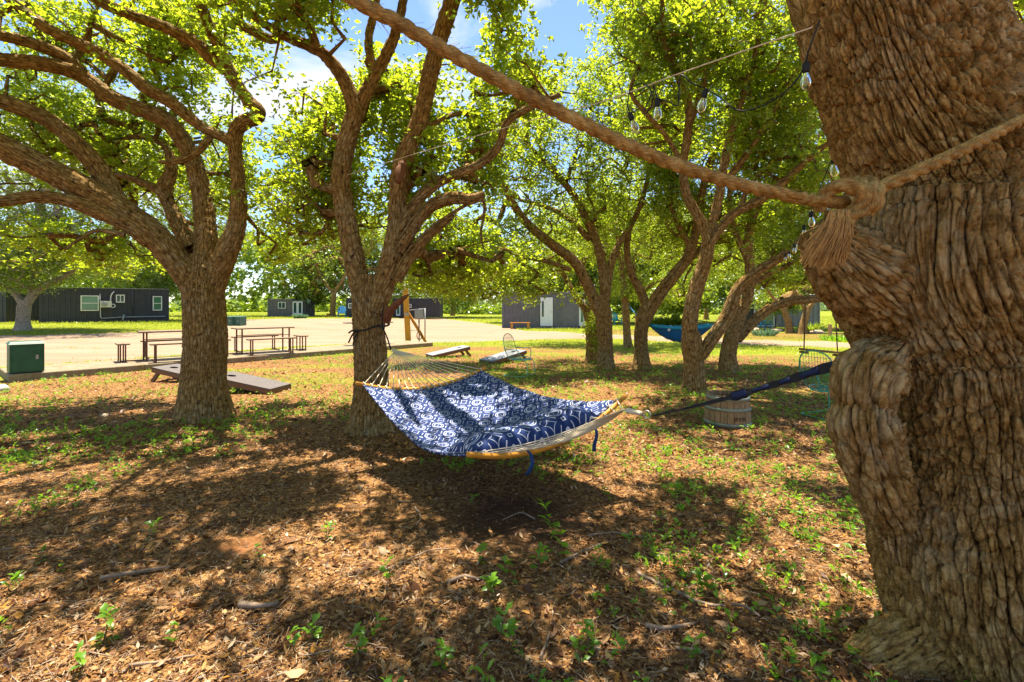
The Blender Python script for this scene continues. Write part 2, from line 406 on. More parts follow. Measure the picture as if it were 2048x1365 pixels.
n1 = t.noise(oc, 30, 6, 0.75); n2 = t.noise(oc, 0.5, 5, 0.6)
g = t.ramp(n1, [(0.3, (0.17, 0.115, 0.075)), (0.5, (0.27, 0.19, 0.13)), (0.7, (0.36, 0.27, 0.19))])
g = t.mix(t.ramp(n2, [(0.45, (0, 0, 0)), (0.75, (0.5, 0.5, 0.5))]), g, (0.20, 0.14, 0.07))
rut = t.coord('Object', (.12, 1.0, 1)); n4 = t.noise(rut, .9, 4, .6)
g = t.mix(t.ramp(n4, [(0.42, (0, 0, 0)), (0.62, (0.55, 0.55, 0.55))]), g, (0.20, 0.135, 0.085))
n5 = t.noise(oc, 1.4, 6, .7); g = t.mix(t.ramp(n5, [(0.60, (0, 0, 0)), (0.72, (0.8, 0.8, 0.8))]), g, (0.17, 0.16, 0.04))
M['gravel'] = t.bsdf(g, 0.95, t.bump(n1, 0.5, 0.02), spec=0.1)
kind(put('gravel_drive', np.column_stack([rv, rz]), [rq], M['gravel']), 'structure', 'pale pinkish gravel drive in full sun')

t = NT('stained concrete'); oc = t.coord('Object'); st = t.coord('Object', (3.0, 3.0, 0.25))
n1 = t.noise(oc, 22, 6, 0.65); n2 = t.noise(st, 1.3, 4, 0.6)
c = t.ramp(n1, [(0.3, (0.17, 0.135, 0.085)), (0.7, (0.27, 0.22, 0.145))])
c = t.mix(t.ramp(n2, [(0.45, (0, 0, 0)), (0.7, (0.75, 0.75, 0.75))]), c, (0.15, 0.09, 0.035))
M['concrete'] = t.bsdf(c, 0.85, t.bump(n1, 0.3, 0.004), spec=0.2)
A, B = G(16, 765), G(866, 693)
d = unit(B - A); nrm = np.array([-d[1], d[0], 0])
mb = MB(); L = np.linalg.norm(B - A); k = 5
slab_root = kind(thing('concrete_slab', None or 'long low concrete slab', 'x', A), 'structure'); del slab_root['category']
slab_root['label'] = 'long low concrete slab along the edge of the mulch'
ang = math.atan2(d[1], d[0]); slab_root.rotation_euler = (0, 0, ang)
SW = 1.75
for j in range(k):
    b_ = MB(); w = L / k; x0 = j * w
    v = [(x0 + .006, 0, -.1), (x0 + w - .006, 0, -.1), (x0 + w - .006, SW, -.1), (x0 + .006, SW, -.1), (x0 + .006, 0.0, .135), (x0 + w - .006, 0, .135), (x0 + w - .006, SW, .135), (x0 + .006, SW, .135),
         (x0 + .018, .014, .15), (x0 + w - .018, .014, .15), (x0 + w - .018, SW - .014, .15), (x0 + .018, SW - .014, .15)]
    b_.add(v, [(0, 3, 2, 1), (0, 1, 5, 4), (1, 2, 6, 5), (2, 3, 7, 6), (3, 0, 4, 7), (4, 5, 9, 8), (5, 6, 10, 9), (6, 7, 11, 10), (7, 4, 8, 11), (8, 9, 10, 11)])
    b_.build('slab_section', M['concrete'], slab_root)
def on_slab(s, o): return A + d * s + nrm * o + np.array([0, 0, 0.15])
SLAB_RZ = ang

# ------------------------------------------------------------------ trees
GAPS = [(612, 130, 50, 105, .85), (560, 215, 30, 38, .6), (700, 60, 55, 70, .75), (790, 70, 50, 65, .7), (850, 40, 36, 50, .75), (945, 60, 50, 75, .93), (1115, 80, 58, 50, .85), (1060, 30, 30, 40, .6),
        (545, 570, 62, 50, .9), (500, 590, 30, 40, .9), (660, 560, 22, 30, .5), (640, 95, 40, 60, .85), (770, 130, 60, 45, .5), (1660, 585, 50, 40, .95)]
LOW = ([-500, 0, 60, 330, 370, 520, 560, 690, 860, 980, 1010, 1130, 1150, 1210, 1300, 1480, 1560, 1720, 2600],
       [560, 560, 566, 578, 545, 560, 540, 560, 585, 600, 640, 652, 625, 600, 600, 590, 575, 560, 540])
def allowed(c, rng, low=True):
    px, py = proj(c); ok = np.ones(len(c), bool)
    front = c[:, 1] > 0.4
    for (gx_, gy_, rx, ry, pr) in GAPS:
        ins = (((px - gx_) / rx) ** 2 + ((py - gy_) / ry) ** 2) < 1
        ok &= ~(front & ins & (rng.random(len(c)) < pr))
    if low: ok &= ~(front & (py > np.interp(px, *LOW)))
    return ok

def sunlit_thin(c, rng, thr=0.0, leak=.10):  # drops leaf clumps along the sun's path to shape lit patches below
    k = c[:, 2:3] * np.array([[-SUN_V.x / SUN_V.z, -SUN_V.y / SUN_V.z]]); g = c[:, :2] + k
    dp = fbm(np.stack([g[:, 0] * 1.3, g[:, 1] * 1.7, 0 * g[:, 0]], 1), 3, 301) + .35 * vnoise(np.stack([g[:, 0] * 3.1, g[:, 1] * 3.6, 0 * g[:, 0]], 1), 302)
    ham = (np.abs(g[:, 0] + .2) < 1.3) & (np.abs(g[:, 1] - 4.3) < 1.3)
    near_ = (g[:, 1] < 16) & (g[:, 1] > .5) & (np.abs(g[:, 0]) < 9)
    keep = (dp < thr - .08 * ham + .02 * np.maximum(0, g[:, 1] - 9) / 7) | (rng.random(len(c)) < leak)
    return keep | ~near_

def bark_tube(rows, n, step, amp, cell, seed, flare=None, cap=True, face=None):
    """rows: x,y,z,r ; a limb with plated bark cut into its surface"""
    s = spline(rows, step); p, r = s[:, :3], np.maximum(s[:, 3], 0.003)
    m = len(p); L = np.concatenate([[0], np.cumsum(np.linalg.norm(np.diff(p, axis=0), axis=1))])
    th = np.arange(n) * 2 * math.pi / n
    if face is not None:                          # finer samples on the side that faces `face`
        _, fu, fw = frames(p); k_ = m // 2; dv = np.array(face) - p[k_]; a0 = math.atan2(dv @ fw[k_], dv @ fu[k_]); tt_ = th - math.pi; th = a0 + tt_ - 0.62 * np.sin(tt_)
    TH, LL = np.meshgrid(th, L); RR = np.broadcast_to(r[:, None], (m, n))
    q = np.stack([np.cos(TH) * RR, np.sin(TH) * RR, LL], -1).reshape(-1, 3) + seed * 7.13
    rad = RR.copy()
    lump = fbm(q * np.array([4, 4, 2.0]) / max(0.3, r.mean() * 4), 3, seed).reshape(m, n)
    rad = rad * (1 + 0.07 * lump)
    plate_at = np.ones(m * n, np.float32)
    if amp > 0:
        r0 = float(np.median(r)); nst = max(5, int(round(2 * math.pi * r0 / (cell * 1.15))))
        w1 = vnoise(q / np.array([cell * 2.2, cell * 2.2, cell * 5.0]), seed + 11); w2 = vnoise(q / np.array([cell * 1.1, cell * 1.1, cell * 2.2]), seed + 12)
        LZ = LL.ravel(); n2_ = max(4, int(round(nst * .74)))
        def furrow(k, slant, ww): return 1 - np.abs(((TH.ravel() * k / (2 * math.pi) + 0.7 * w1 + 0.30 * w2 + slant * LZ * .07 / cell + ww) % 1) * 2 - 1)
        t1_, t2_ = furrow(nst, 1.0, 0), furrow(n2_, -1.6, .6 * vnoise(q / (cell * 3), seed + 21))
        lin = lambda x: np.clip(x, 0, 1) ** 0.55
        wq = q + 0.45 * cell * np.stack([w1, w2, 2 * w1], 1)
        f1, f2, c1_ = worley(wq / np.array([cell * 1.05, cell * 1.05, cell * 2.2]), seed)
        g1, g2, c2_ = worley((q + .2 * cell * np.stack([w2, w1, w2], 1)) / np.array([cell * .45, cell * .45, cell * .62]), seed + 41)
        chip = (c2_ - .5) * lin((g2 - g1) / .18)
        plate = lin((f2 - f1) / 0.20)
        ridge = lin(t1_ / 0.28) * (0.55 + 0.45 * lin(t2_ / 0.24)); core = ridge * (0.30 + 0.70 * plate)
        hgt = 1.25 * core - 0.95 + .42 * (c1_ - .5) * plate + .34 * chip * core + 0.24 * vnoise(q / (cell * 0.16), seed + 4) + 0.07 * vnoise(q / (cell * .55), seed + 6) * core + 0.25 * vnoise(q / (cell * 3.5), seed + 8)
        plate_at = np.clip(core * 1.05 + 0.12 * vnoise(q / (cell * .2), seed + 4), 0, 1).astype(np.float32)
        rad = rad + (hgt * amp).reshape(m, n) * np.minimum(1, RR / (cell * 1.8))
    if flare:
        zz = p[:, 2] - p[0, 2]
        lob = 0.55 + 0.45 * np.cos(flare[2] * TH + seed) * np.cos(2 * TH + seed * 2)
        rad = rad + flare[0] * np.exp(-np.maximum(LL, 0) / flare[1]) * lob
    v, f, q4 = tube(p, r, n, False, radial=rad, ang=th)
    u = (TH / (2 * math.pi) * 2 * math.pi * float(r.mean())).ravel(); uv = np.stack([u, LL.ravel()], 1) + seed * 1.7
    fs = [q4.astype(np.int32)]
    if cap:
        v = np.vstack([v, p[-1] + (p[-1] - p[-2]) * 0.3]); uv = np.vstack([uv, uv[-1:]])
        b0 = (m - 1) * n
        fs.append(np.array([(b0 + k, b0 + (k + 1) % n, m * n) for k in range(n)], np.int32))
    LASTP[0] = plate_at
    return v, fs, uv, p, r
LASTP = [None]

def leaves(c, size, rng, spread, k, up=0.5, shape=0.5):
    """k leaves round each clump centre: folded kites, bunched at twig ends"""
    N = len(c) * k
    tw = rng.integers(3, 7)
    nt = max(2, k // 7)
    tips = c[:, None, :] + rng.normal(0, 1, (len(c), nt, 3)) * np.array([1, 1, 0.7]) * spread * 0.62
    idx = rng.integers(0, nt, (len(c), k))
    ctr = np.take_along_axis(tips, idx[..., None], 1).reshape(-1, 3) + rng.normal(0, 1, (N, 3)) * spread * 0.2
    dirn = unit(rng.normal(0, 1, (N, 3)) * np.array([1, 1, 0.55]))
    nor = unit(rng.normal(0, 1, (N, 3)) * 0.75 + np.array([0, 0, up]))
    sd = unit(np.cross(dirn, nor)); nor = np.cross(sd, dirn)
    s = size * rng.uniform(0.5, 1.35, (N, 1)); w = s * shape * rng.uniform(0.75, 1.15, (N, 1)); fo = w * rng.uniform(-.1, .5, (N, 1))
    b = ctr - dirn * s * 0.5; tp = ctr + dirn * s * 0.5 - nor * s * 0.08
    l = ctr + dirn * s * 0.08 + sd * w * 0.55 + nor * fo; r_ = ctr + dirn * s * 0.08 - sd * w * 0.55 + nor * fo
    if size > .1:
        return np.stack([b, r_ - sd * w * .2, tp + sd * w * .25], 1).reshape(-1, 3), np.arange(N * 3, dtype=np.int32).reshape(-1, 3)
    v = np.stack([b, r_, tp, l], 1).reshape(-1, 3)
    i = np.arange(N)[:, None] * 4
    f = np.concatenate([i + np.array([0, 1, 2]), i + np.array([0, 2, 3])], 0).astype(np.int32)
    return v, f

SEED = [10]; DENS = 2.7
def oak(label, base, limbs, blobs, leafsize=0.080, per=46, spread=0.21, bark='bark', leaf='leaf', amp=0.017, cell=0.034, low=True, trunk_n=72, group='live oaks in the grove',
        minr=0.0072, maxbr=True, up=0.5, flare=(0.12, 0.22, 5), trunk_step=0.016, name='oak_tree', gaps=True, stub=()):
    """limbs: rows of (px,py,depth,radius in photo pixels); blobs: (centre xyz, radii xyz, clumps)"""
    sd = SEED[0] = SEED[0] + 17; rng = np.random.default_rng(sd)
    root = thing(name, label, 'tree', base, group=group)
    nodes = []; nr = []
    for li, lb in enumerate(limbs):
        rows = np.array([[*P(a, b, Y), r * Y / F * (.86 if li == 0 else .80)] for (a, b, Y, r) in lb]) if len(lb[0]) == 4 and max(abs(lb[0][0]), abs(lb[0][1])) > 30 else np.array(lb)
        if li == 0:
            v, fs, uv, p, r = bark_tube(rows, trunk_n, trunk_step, amp, cell, sd + li, flare, cap=False)
            put('trunk', v, fs, M[bark], root, uv=uv, base=base, plate=LASTP[0])
        else:
            n = int(np.clip(rows[:, 3].max() * 2 * math.pi / (trunk_step * 1.5), 12, 48))
            v, fs, uv, p, r = bark_tube(rows, n, max(trunk_step * 1.5, rows[:, 3].min() * 0.5), amp, cell, sd + li)
            put('limb', v, fs, M['broken' if li in stub else bark], root, uv=uv, base=base, plate=LASTP[0])
        if li in stub: continue
        keep = np.arange(0, len(p), max(1, int(0.12 / max(1e-3, np.linalg.norm(p[1] - p[0])))))
        if li == 0: keep = keep[p[keep, 2] > base[2] + 1.2] if len(limbs) < 2 else keep[:0]
        elif len(keep) > 6: keep = keep[len(keep) // 4:]
        nodes.append(p[keep]); nr.append(r[keep])
    nodes = np.vstack(nodes) if nodes else np.zeros((0, 3)); nr = np.concatenate(nr)
    cs = []
    for (c, rad, n) in blobs:
        n = int(n * DENS)
        u = unit(rng.normal(0, 1, (n, 3))) * rng.random((n, 1)) ** (1 / 2.2)
        cs.append(np.array(c) + u * np.array(rad))
    c = np.vstack(cs)
    c = c[c[:, 2] > 1.7] if low else c
    if gaps: c = c[allowed(c, rng, low)]
    if low: c = c[sunlit_thin(c, rng)]
    # grow branches from the limbs out to every clump, nearest first
    d0 = np.array([np.min(np.linalg.norm(nodes - x, axis=1)) for x in c]); order = np.argsort(d0)
    cap_ = len(nodes) + len(c) * 9; NP = np.zeros((cap_, 3)); NP[:len(nodes)] = nodes; par = np.full(cap_, -1); wt = np.zeros(cap_); cnt = len(nodes); n0 = cnt
    paths = []
    for x in c[order]:
        dd = NP[:cnt] - x; dist = np.linalg.norm(dd, axis=1) + 0.25 * np.maximum(0, dd[:, 2]); j = int(np.argmin(dist)); s = NP[j]; D = np.linalg.norm(x - s)
        if D < 0.06: wt[j] += 1; continue
        k = int(np.clip(D / 0.26, 1, 4)); tt = np.linspace(0, 1, k + 1)[1:, None]
        bend = rng.normal(0, 0.16, 3) * D; bend[2] += 0.07 * D
        pts = s + (x - s) * tt + bend * (4 * tt * (1 - tt)) * 0.7 + rng.normal(0, 0.035, (k, 3)) * D * (tt < 1)
        ids = list(range(cnt, cnt + k)); NP[cnt:cnt + k] = pts; par[cnt] = j; par[cnt + 1:cnt + k] = np.arange(cnt, cnt + k - 1); wt[cnt + k - 1] += 1
        paths.append([j] + ids); cnt += k
    for i in range(cnt - 1, n0 - 1, -1): wt[par[i]] += wt[i]
    rad = minr * np.maximum(wt, 0.6) ** 0.5
    if maxbr and paths:
        vs, qs, us = [], [], []; off = 0
        for ph in paths:
            pp = NP[ph]; rr = rad[ph].copy(); rr[0] = min(rr[1] * 1.15, nr[ph[0]] * 0.9) if ph[0] < n0 else min(rr[0], rr[1] * 1.2)
            rr[-1] *= 0.6; n = 3 if rr.max() < 0.011 else 5
            v, f, q4 = tube(pp, rr, n, False)
            ll = np.repeat(np.concatenate([[0], np.cumsum(np.linalg.norm(np.diff(pp, axis=0), axis=1))]), n)
            vs.append(v); qs.append(q4 + off); us.append(np.stack([np.tile(np.arange(n) * 6.28 / n * rr.max(), len(pp)), ll], 1)); off += len(v)
        o = put('branches', np.vstack(vs), [np.vstack(qs).astype(np.int32)], M[bark], root, uv=np.vstack(us), base=base, plate=[]); kind(o, 'stuff')
    v, f = leaves(c, leafsize, rng, spread, per, up)
    put('crown', v, [f], M[leaf], root, False, base=base)
    NLEAF[0] += len(f)
    return root
NLEAF = [0]
def bl(px, py, Y, rx, rz, ry, n):                 # a leafy mass: centre and half-sizes read off the photo, in photo pixels and metres deep
    return (P(px, py, Y), (rx * Y / F, ry, rz * Y / F), n)

# --- left oak: leaning many-limbed tree
B_LEFT = G(405, 838)
oak('large oak with many thick limbs sweeping left, in front of the picnic tables', B_LEFT, [
    [(408, 845, 6.72, 58), (408, 810, 6.72, 53), (408, 760, 6.72, 46), (411, 690, 6.72, 44), (409, 620, 6.72, 43), (405, 575, 6.72, 42), (402, 540, 6.72, 35), (402, 510, 6.72, 24)],
    [(396, 600, 6.66, 24), (366, 540, 6.58, 30), (312, 475, 6.5, 32), (245, 425, 6.35, 33), (180, 385, 6.2, 32), (95, 340, 6.0, 30), (0, 293, 5.8, 31), (-120, 245, 5.5, 30), (-260, 190, 5.2, 22), (-420, 170, 4.9, 12)],
    [(300, 485, 6.42, 18), (255, 448, 6.3, 21), (190, 420, 6.15, 20), (130, 400, 6.0, 16), (70, 393, 5.9, 15), (0, 402, 5.7, 14), (-110, 395, 5.4, 10), (-220, 370, 5.1, 6)],
    [(240, 415, 6.4, 22), (205, 350, 6.4, 23), (165, 300, 6.3, 21), (110, 250, 6.2, 19), (50, 220, 6.0, 19), (-10, 200, 5.9, 17), (-110, 185, 5.6, 13), (-240, 150, 5.3, 8)],
    [(412, 570, 6.75, 30), (412, 480, 6.8, 26), (406, 410, 6.85, 22), (392, 340, 6.85, 21), (368, 285, 6.8, 20), (330, 240, 6.7, 20), (270, 215, 6.6, 19), (225, 196, 6.5, 19), (175, 160, 6.4, 17), (115, 134, 6.2, 17), (0, 120, 6.0, 16), (-120, 120, 5.7, 11)],
    [(180, 165, 6.45, 16), (140, 122, 6.3, 14), (80, 92, 6.1, 14), (0, 72, 5.9, 12), (-110, 60, 5.6, 8)],
    [(418, 620, 6.72, 22), (432, 560, 6.72, 26), (452, 508, 6.7, 27), (472, 455, 6.68, 22), (478, 400, 6.65, 18), (475, 345, 6.6, 16), (470, 300, 6.55, 16), (472, 262, 6.5, 18), (492, 243, 6.45, 18), (514, 236, 6.42, 16), (519, 222, 6.4, 14), (500, 205, 6.38, 15), (475, 172, 6.3, 15), (455, 135, 6.2, 15), (438, 95, 6.1, 13), (420, 55, 6.0, 12), (400, 5, 5.85, 12), (380, -60, 5.6, 10), (350, -160, 5.2, 6)],
    [(458, 145, 6.22, 14), (425, 118, 6.15, 16), (385, 82, 6.05, 15), (330, 55, 5.95, 14), (270, 34, 5.8, 13), (200, 2, 5.6, 13), (130, -50, 5.3, 10), (40, -130, 5.0, 6)],
    [(465, 282, 6.6, 15), (430, 268, 6.55, 12), (395, 248, 6.5, 13), (340, 204, 6.4, 15), (295, 178, 6.3, 15), (255, 145, 6.2, 14), (200, 108, 6.1, 14), (150, 84, 6.0, 14), (90, 54, 5.85, 13), (30, 8, 5.7, 12), (-40, -60, 5.4, 9)],
    [(385, 500, 6.9, 22), (358, 450, 7.0, 18), (336, 405, 7.05, 15), (330, 375, 7.05, 18), (343, 340, 7.1, 13), (335, 300, 7.15, 9), (312, 280, 7.2, 8), (270, 274, 7.2, 6), (235, 282, 7.2, 4)],
    [(340, 400, 7.0, 12), (300, 372, 7.0, 9), (250, 353, 7.0, 8), (205, 346, 7.0, 5)],
    [(420, 275, 6.5, 8), (400, 300, 6.45, 9), (370, 318, 6.4, 9), (340, 325, 6.35, 7), (318, 324, 6.3, 4)],
    [(250, 470, 6.2, 7), (195, 462, 6.1, 5), (160, 478, 6.0, 4), (130, 500, 5.9, 3)],
    [(468, 40, 6.0, 8), (500, 60, 6.0, 11), (540, 78, 6.1, 11), (575, 72, 6.15, 5)],
], [
    bl(120, 60, 6.9, 260, 80, 1.0, 105), bl(320, 90, 7.2, 190, 90, 1.0, 90), bl(60, 250, 7.4, 190, 90, 1.0, 100), bl(290, 330, 7.8, 130, 90, 1.0, 95),
    bl(90, 490, 7.6, 170, 50, 1.0, 30), bl(250, 505, 8.2, 90, 45, .8, 22), bl(300, 20, 6.4, 250, 70, 1.0, 60), bl(490, 90, 6.3, 60, 70, 0.8, 26), bl(510, 380, 7.6, 60, 120, 0.8, 70), bl(545, 490, 7.8, 55, 60, 0.6, 40),
    bl(-220, 250, 5.8, 220, 240, 1.6, 110), bl(470, 350, 7.8, 90, 130, 0.8, 50), bl(400, 200, 7.4, 90, 110, .8, 40),
    ((-4.2, 5.4, 5.3), (2.4, 1.6, 0.8), 34), ((-6.5, 4.0, 4.9), (2.0, 2.2, 0.8), 46),
], per=36, trunk_n=96)

# --- middle oak: the far end of the hammock hangs from it
B_MID = G(741, 862)
oak('slender forked oak that carries the far end of the patterned hammock', B_MID, [
    [(741, 868, 6.03, 44), (741, 830, 6.03, 41), (742, 780, 6.03, 38), (741, 720, 6.03, 37), (739, 660, 6.03, 36), (737, 610, 6.03, 38), (738, 575, 6.03, 36), (738, 550, 6.03, 26)],
    [(728, 615, 6.05, 24), (718, 560, 6.05, 25), (706, 510, 6.05, 25), (695, 450, 6.05, 24), (686, 400, 6.05, 23), (682, 355, 6.02, 23), (690, 300, 6.0, 22), (702, 255, 5.95, 22), (710, 222, 5.9, 21), (700, 190, 5.85, 18), (685, 155, 5.8, 16), (660, 122, 5.7, 15), (632, 98, 5.6, 14), (575, 75, 5.45, 11), (520, 42, 5.3, 10), (465, -10, 5.1, 9), (400, -80, 4.9, 5)],
    [(636, 100, 5.62, 12), (618, 55, 5.5, 11), (597, 10, 5.4, 11), (575, -50, 5.2, 9), (560, -130, 5.0, 5)],
    [(708, 240, 5.95, 18), (728, 195, 5.9, 17), (752, 148, 5.85, 15), (782, 90, 5.8, 13), (800, 35, 5.7, 11), (810, -20, 5.6, 10), (830, -100, 5.4, 6)],
    [(752, 150, 5.9, 12), (740, 110, 5.9, 10), (738, 70, 5.9, 10), (750, 20, 5.85, 9), (760, -40, 5.8, 6)],
    [(748, 620, 5.98, 28), (765, 575, 5.96, 29), (785, 510, 5.94, 26), (794, 440, 5.92, 22), (798, 370, 5.9, 22), (806, 325, 5.88, 23), (824, 280, 5.85, 21), (845, 222, 5.8, 20), (860, 150, 5.7, 20), (880, 75, 5.6, 20), (905, 0, 5.5, 20), (925, -70, 5.3, 17), (950, -170, 5.0, 11)],
    [(795, 470, 5.92, 18), (825, 415, 5.9, 15), (865, 373, 5.85, 13), (920, 345, 5.8, 12), (965, 325, 5.75, 11), (998, 290, 5.7, 10), (1015, 245, 5.6, 9), (1060, 215, 5.5, 8), (1120, 190, 5.3, 6)],
    [(800, 500, 5.9, 17), (830, 450, 5.8, 15), (862, 412, 5.7, 16), (900, 397, 5.6, 16), (945, 398, 5.5, 13), (968, 388, 5.45, 8)],
    [(792, 560, 5.9, 16), (825, 505, 5.85, 14), (860, 468, 5.8, 12), (890, 445, 5.75, 9), (908, 432, 5.7, 4)],
    [(770, 640, 5.85, 13), (786, 615, 5.75, 10), (803, 600, 5.7, 7), (817, 590, 5.65, 2)],
    [(806, 330, 5.7, 12), (800, 345, 5.6, 12), (797, 365, 5.55, 8)],
    [(866, 450, 5.8, 4), (962, 400, 5.5, 4), (962, 470, 5.6, 3), (968, 500, 5.6, 2)],
], [
    bl(610, 250, 6.6, 110, 110, 1.1, 110), bl(640, 400, 6.8, 100, 90, 1.0, 80), bl(800, 200, 6.8, 120, 90, 1.0, 100), bl(930, 250, 6.6, 110, 120, 1.0, 85), bl(900, 330, 6.6, 130, 100, 1.0, 100),
    bl(1020, 120, 5.8, 90, 130, 0.9, 62), bl(620, 20, 5.2, 110, 60, 0.8, 46), bl(780, 0, 5.6, 120, 60, 0.8, 24), bl(980, 20, 5.4, 60, 60, 0.8, 40),
    bl(920, 515, 7.2, 130, 70, 0.9, 105), bl(800, 420, 7.4, 70, 90, 0.8, 45), bl(590, 400, 7.6, 70, 110, .9, 70), bl(700, 300, 7.8, 90, 120, .8, 50),
    ((-0.4, 5.2, 5.9), (1.9, 1.5, 0.7), 50), ((0.9, 4.4, 5.6), (1.4, 1.2, 0.6), 24),
], per=36, trunk_n=84, stub=(9, 10))

# --- the cluster on the right
def base_of(lb): return G(lb[0][0], lb[0][1])
T1 = [[(1212, 745, 12.0, 19), (1212, 715, 12.0, 17), (1210, 670, 12.0, 17), (1206, 625, 12.0, 19), (1200, 590, 12.0, 16)],
      [(1204, 640, 12.0, 13), (1180, 580, 11.9, 14), (1150, 525, 11.8, 13), (1110, 494, 11.6, 12), (1070, 462, 11.4, 11), (1042, 432, 11.2, 10), (1022, 400, 11.0, 9), (1000, 360, 10.7, 7), (960, 310, 10.3, 5)],
      [(1210, 600, 12.0, 13), (1206, 545, 12.0, 12), (1195, 490, 12.0, 11), (1176, 445, 12.0, 11), (1150, 395, 11.9, 9), (1110, 345, 11.7, 8), (1065, 300, 11.4, 6), (1030, 250, 11.0, 4)],
      [(1212, 590, 12.0, 11), (1222, 530, 12.1, 9), (1240, 485, 12.2, 8), (1268, 440, 12.3, 7), (1290, 380, 12.4, 6), (1305, 310, 12.5, 5)],
      [(1140, 540, 11.7, 6), (1090, 522, 11.4, 6), (1040, 512, 11.2, 5), (990, 500, 10.9, 3)],
      [(1180, 480, 12.0, 8), (1140, 440, 12.2, 7), (1095, 415, 12.4, 6), (1040, 400, 12.6, 4)]]
oak('reddish oak right of the grey container, with limbs arching out to the left', base_of(T1[0]), T1,
    [bl(1060, 330, 12.0, 150, 110, 1.8, 230), bl(1100, 430, 12.4, 150, 90, 1.6, 190), bl(1060, 570, 12.2, 75, 100, 1.2, 170), bl(1010, 520, 11.6, 90, 80, 1.2, 90), bl(1180, 200, 12.0, 150, 110, 1.6, 200), bl(1230, 330, 12.6, 120, 110, 1.6, 130),
     bl(940, 555, 12.5, 120, 60, 1.4, 190), bl(870, 530, 13, 90, 60, 1.2, 120), bl(900, 450, 13, 130, 80, 1.3, 130), bl(1160, 600, 12.6, 45, 45, .8, 30)], per=32, leafsize=0.080, spread=0.24, trunk_n=48, trunk_step=.03, amp=.013, cell=.045)
T1b = [[(1186, 722, 13.5, 14), (1184, 680, 13.5, 13), (1180, 640, 13.5, 13), (1172, 612, 13.5, 11)], [(1176, 625, 13.5, 9), (1150, 590, 13.6, 8), (1128, 550, 13.8, 6), (1110, 500, 14, 4)], [(1185, 650, 13.4, 3), (1196, 625, 13.2, 3), (1200, 600, 13.1, 2)]]
oak('short thick trunk with fresh green shoots, tucked behind the reddish arching oak', base_of(T1b[0]), T1b, [bl(1110, 500, 14, 60, 60, 1, 40), bl(1190, 655, 13.2, 16, 30, .2, 9), bl(1196, 690, 13.2, 10, 18, .2, 5)], low=False, per=40, leafsize=.06, trunk_n=40, trunk_step=.035)
T2 = [[(1256, 700, 18, 9), (1253, 650, 18, 8.5), (1250, 600, 18, 8), (1246, 550, 18, 7)], [(1248, 570, 18, 7), (1240, 500, 18, 6), (1228, 430, 18, 5), (1222, 370, 18, 4)], [(1250, 560, 18, 5), (1275, 500, 18.2, 4), (1300, 440, 18.5, 3)]]
oak('thin straight oak with a strap round it, farther back between two thicker trunks', base_of(T2[0]), T2, [bl(1240, 440, 18, 90, 100, 2.0, 150), bl(1130, 480, 20, 130, 90, 2, 150), bl(1400, 480, 20, 150, 90, 2, 200), bl(1250, 570, 18.5, 50, 40, 1.5, 40), bl(1340, 590, 19, 60, 40, 1.5, 50)], per=36, leafsize=.085, spread=.26, trunk_n=28, trunk_step=.05)
T3 = [[(1284, 738, 12.2, 18), (1283, 705, 12.2, 15), (1282, 665, 12.2, 15), (1290, 630, 12.2, 17), (1300, 605, 12.2, 15)],
      [(1290, 640, 12.2, 15), (1315, 595, 12.1, 16), (1345, 555, 12.0, 15), (1372, 520, 11.9, 13), (1388, 480, 11.8, 11), (1396, 430, 11.6, 10), (1410, 360, 11.4, 9), (1435, 290, 11.1, 8), (1480, 220, 10.8, 6), (1520, 150, 10.5, 4)],
      [(1296, 620, 12.2, 12), (1280, 580, 12.3, 11), (1262, 545, 12.3, 9), (1254, 500, 12.3, 8), (1262, 450, 12.2, 6), (1290, 400, 12.0, 5)],
      [(1360, 540, 12, 9), (1400, 500, 12.1, 8), (1450, 470, 12.2, 7), (1500, 450, 12.3, 4)],
      [(1384, 500, 11.8, 9), (1352, 440, 11.9, 7), (1340, 380, 12, 6), (1350, 310, 12, 5), (1380, 240, 12, 4)]]
oak('oak leaning to the right with a mossy fork, left end of the plain blue hammock', base_of(T3[0]), T3, [bl(1350, 300, 12, 130, 110, 1.8, 200), bl(1330, 420, 12.6, 120, 80, 1.5, 140), bl(1330, 130, 11.6, 140, 90, 1.6, 150), bl(1480, 180, 11, 120, 110, 1.6, 150), bl(1360, 600, 14, 50, 26, 1.0, 22), bl(1450, 470, 13, 120, 90, 1.5, 130), bl(1270, 300, 13, 80, 120, 1.4, 90)],
    per=32, leafsize=.080, spread=.24, trunk_n=48, trunk_step=.03, amp=.013, cell=.045)
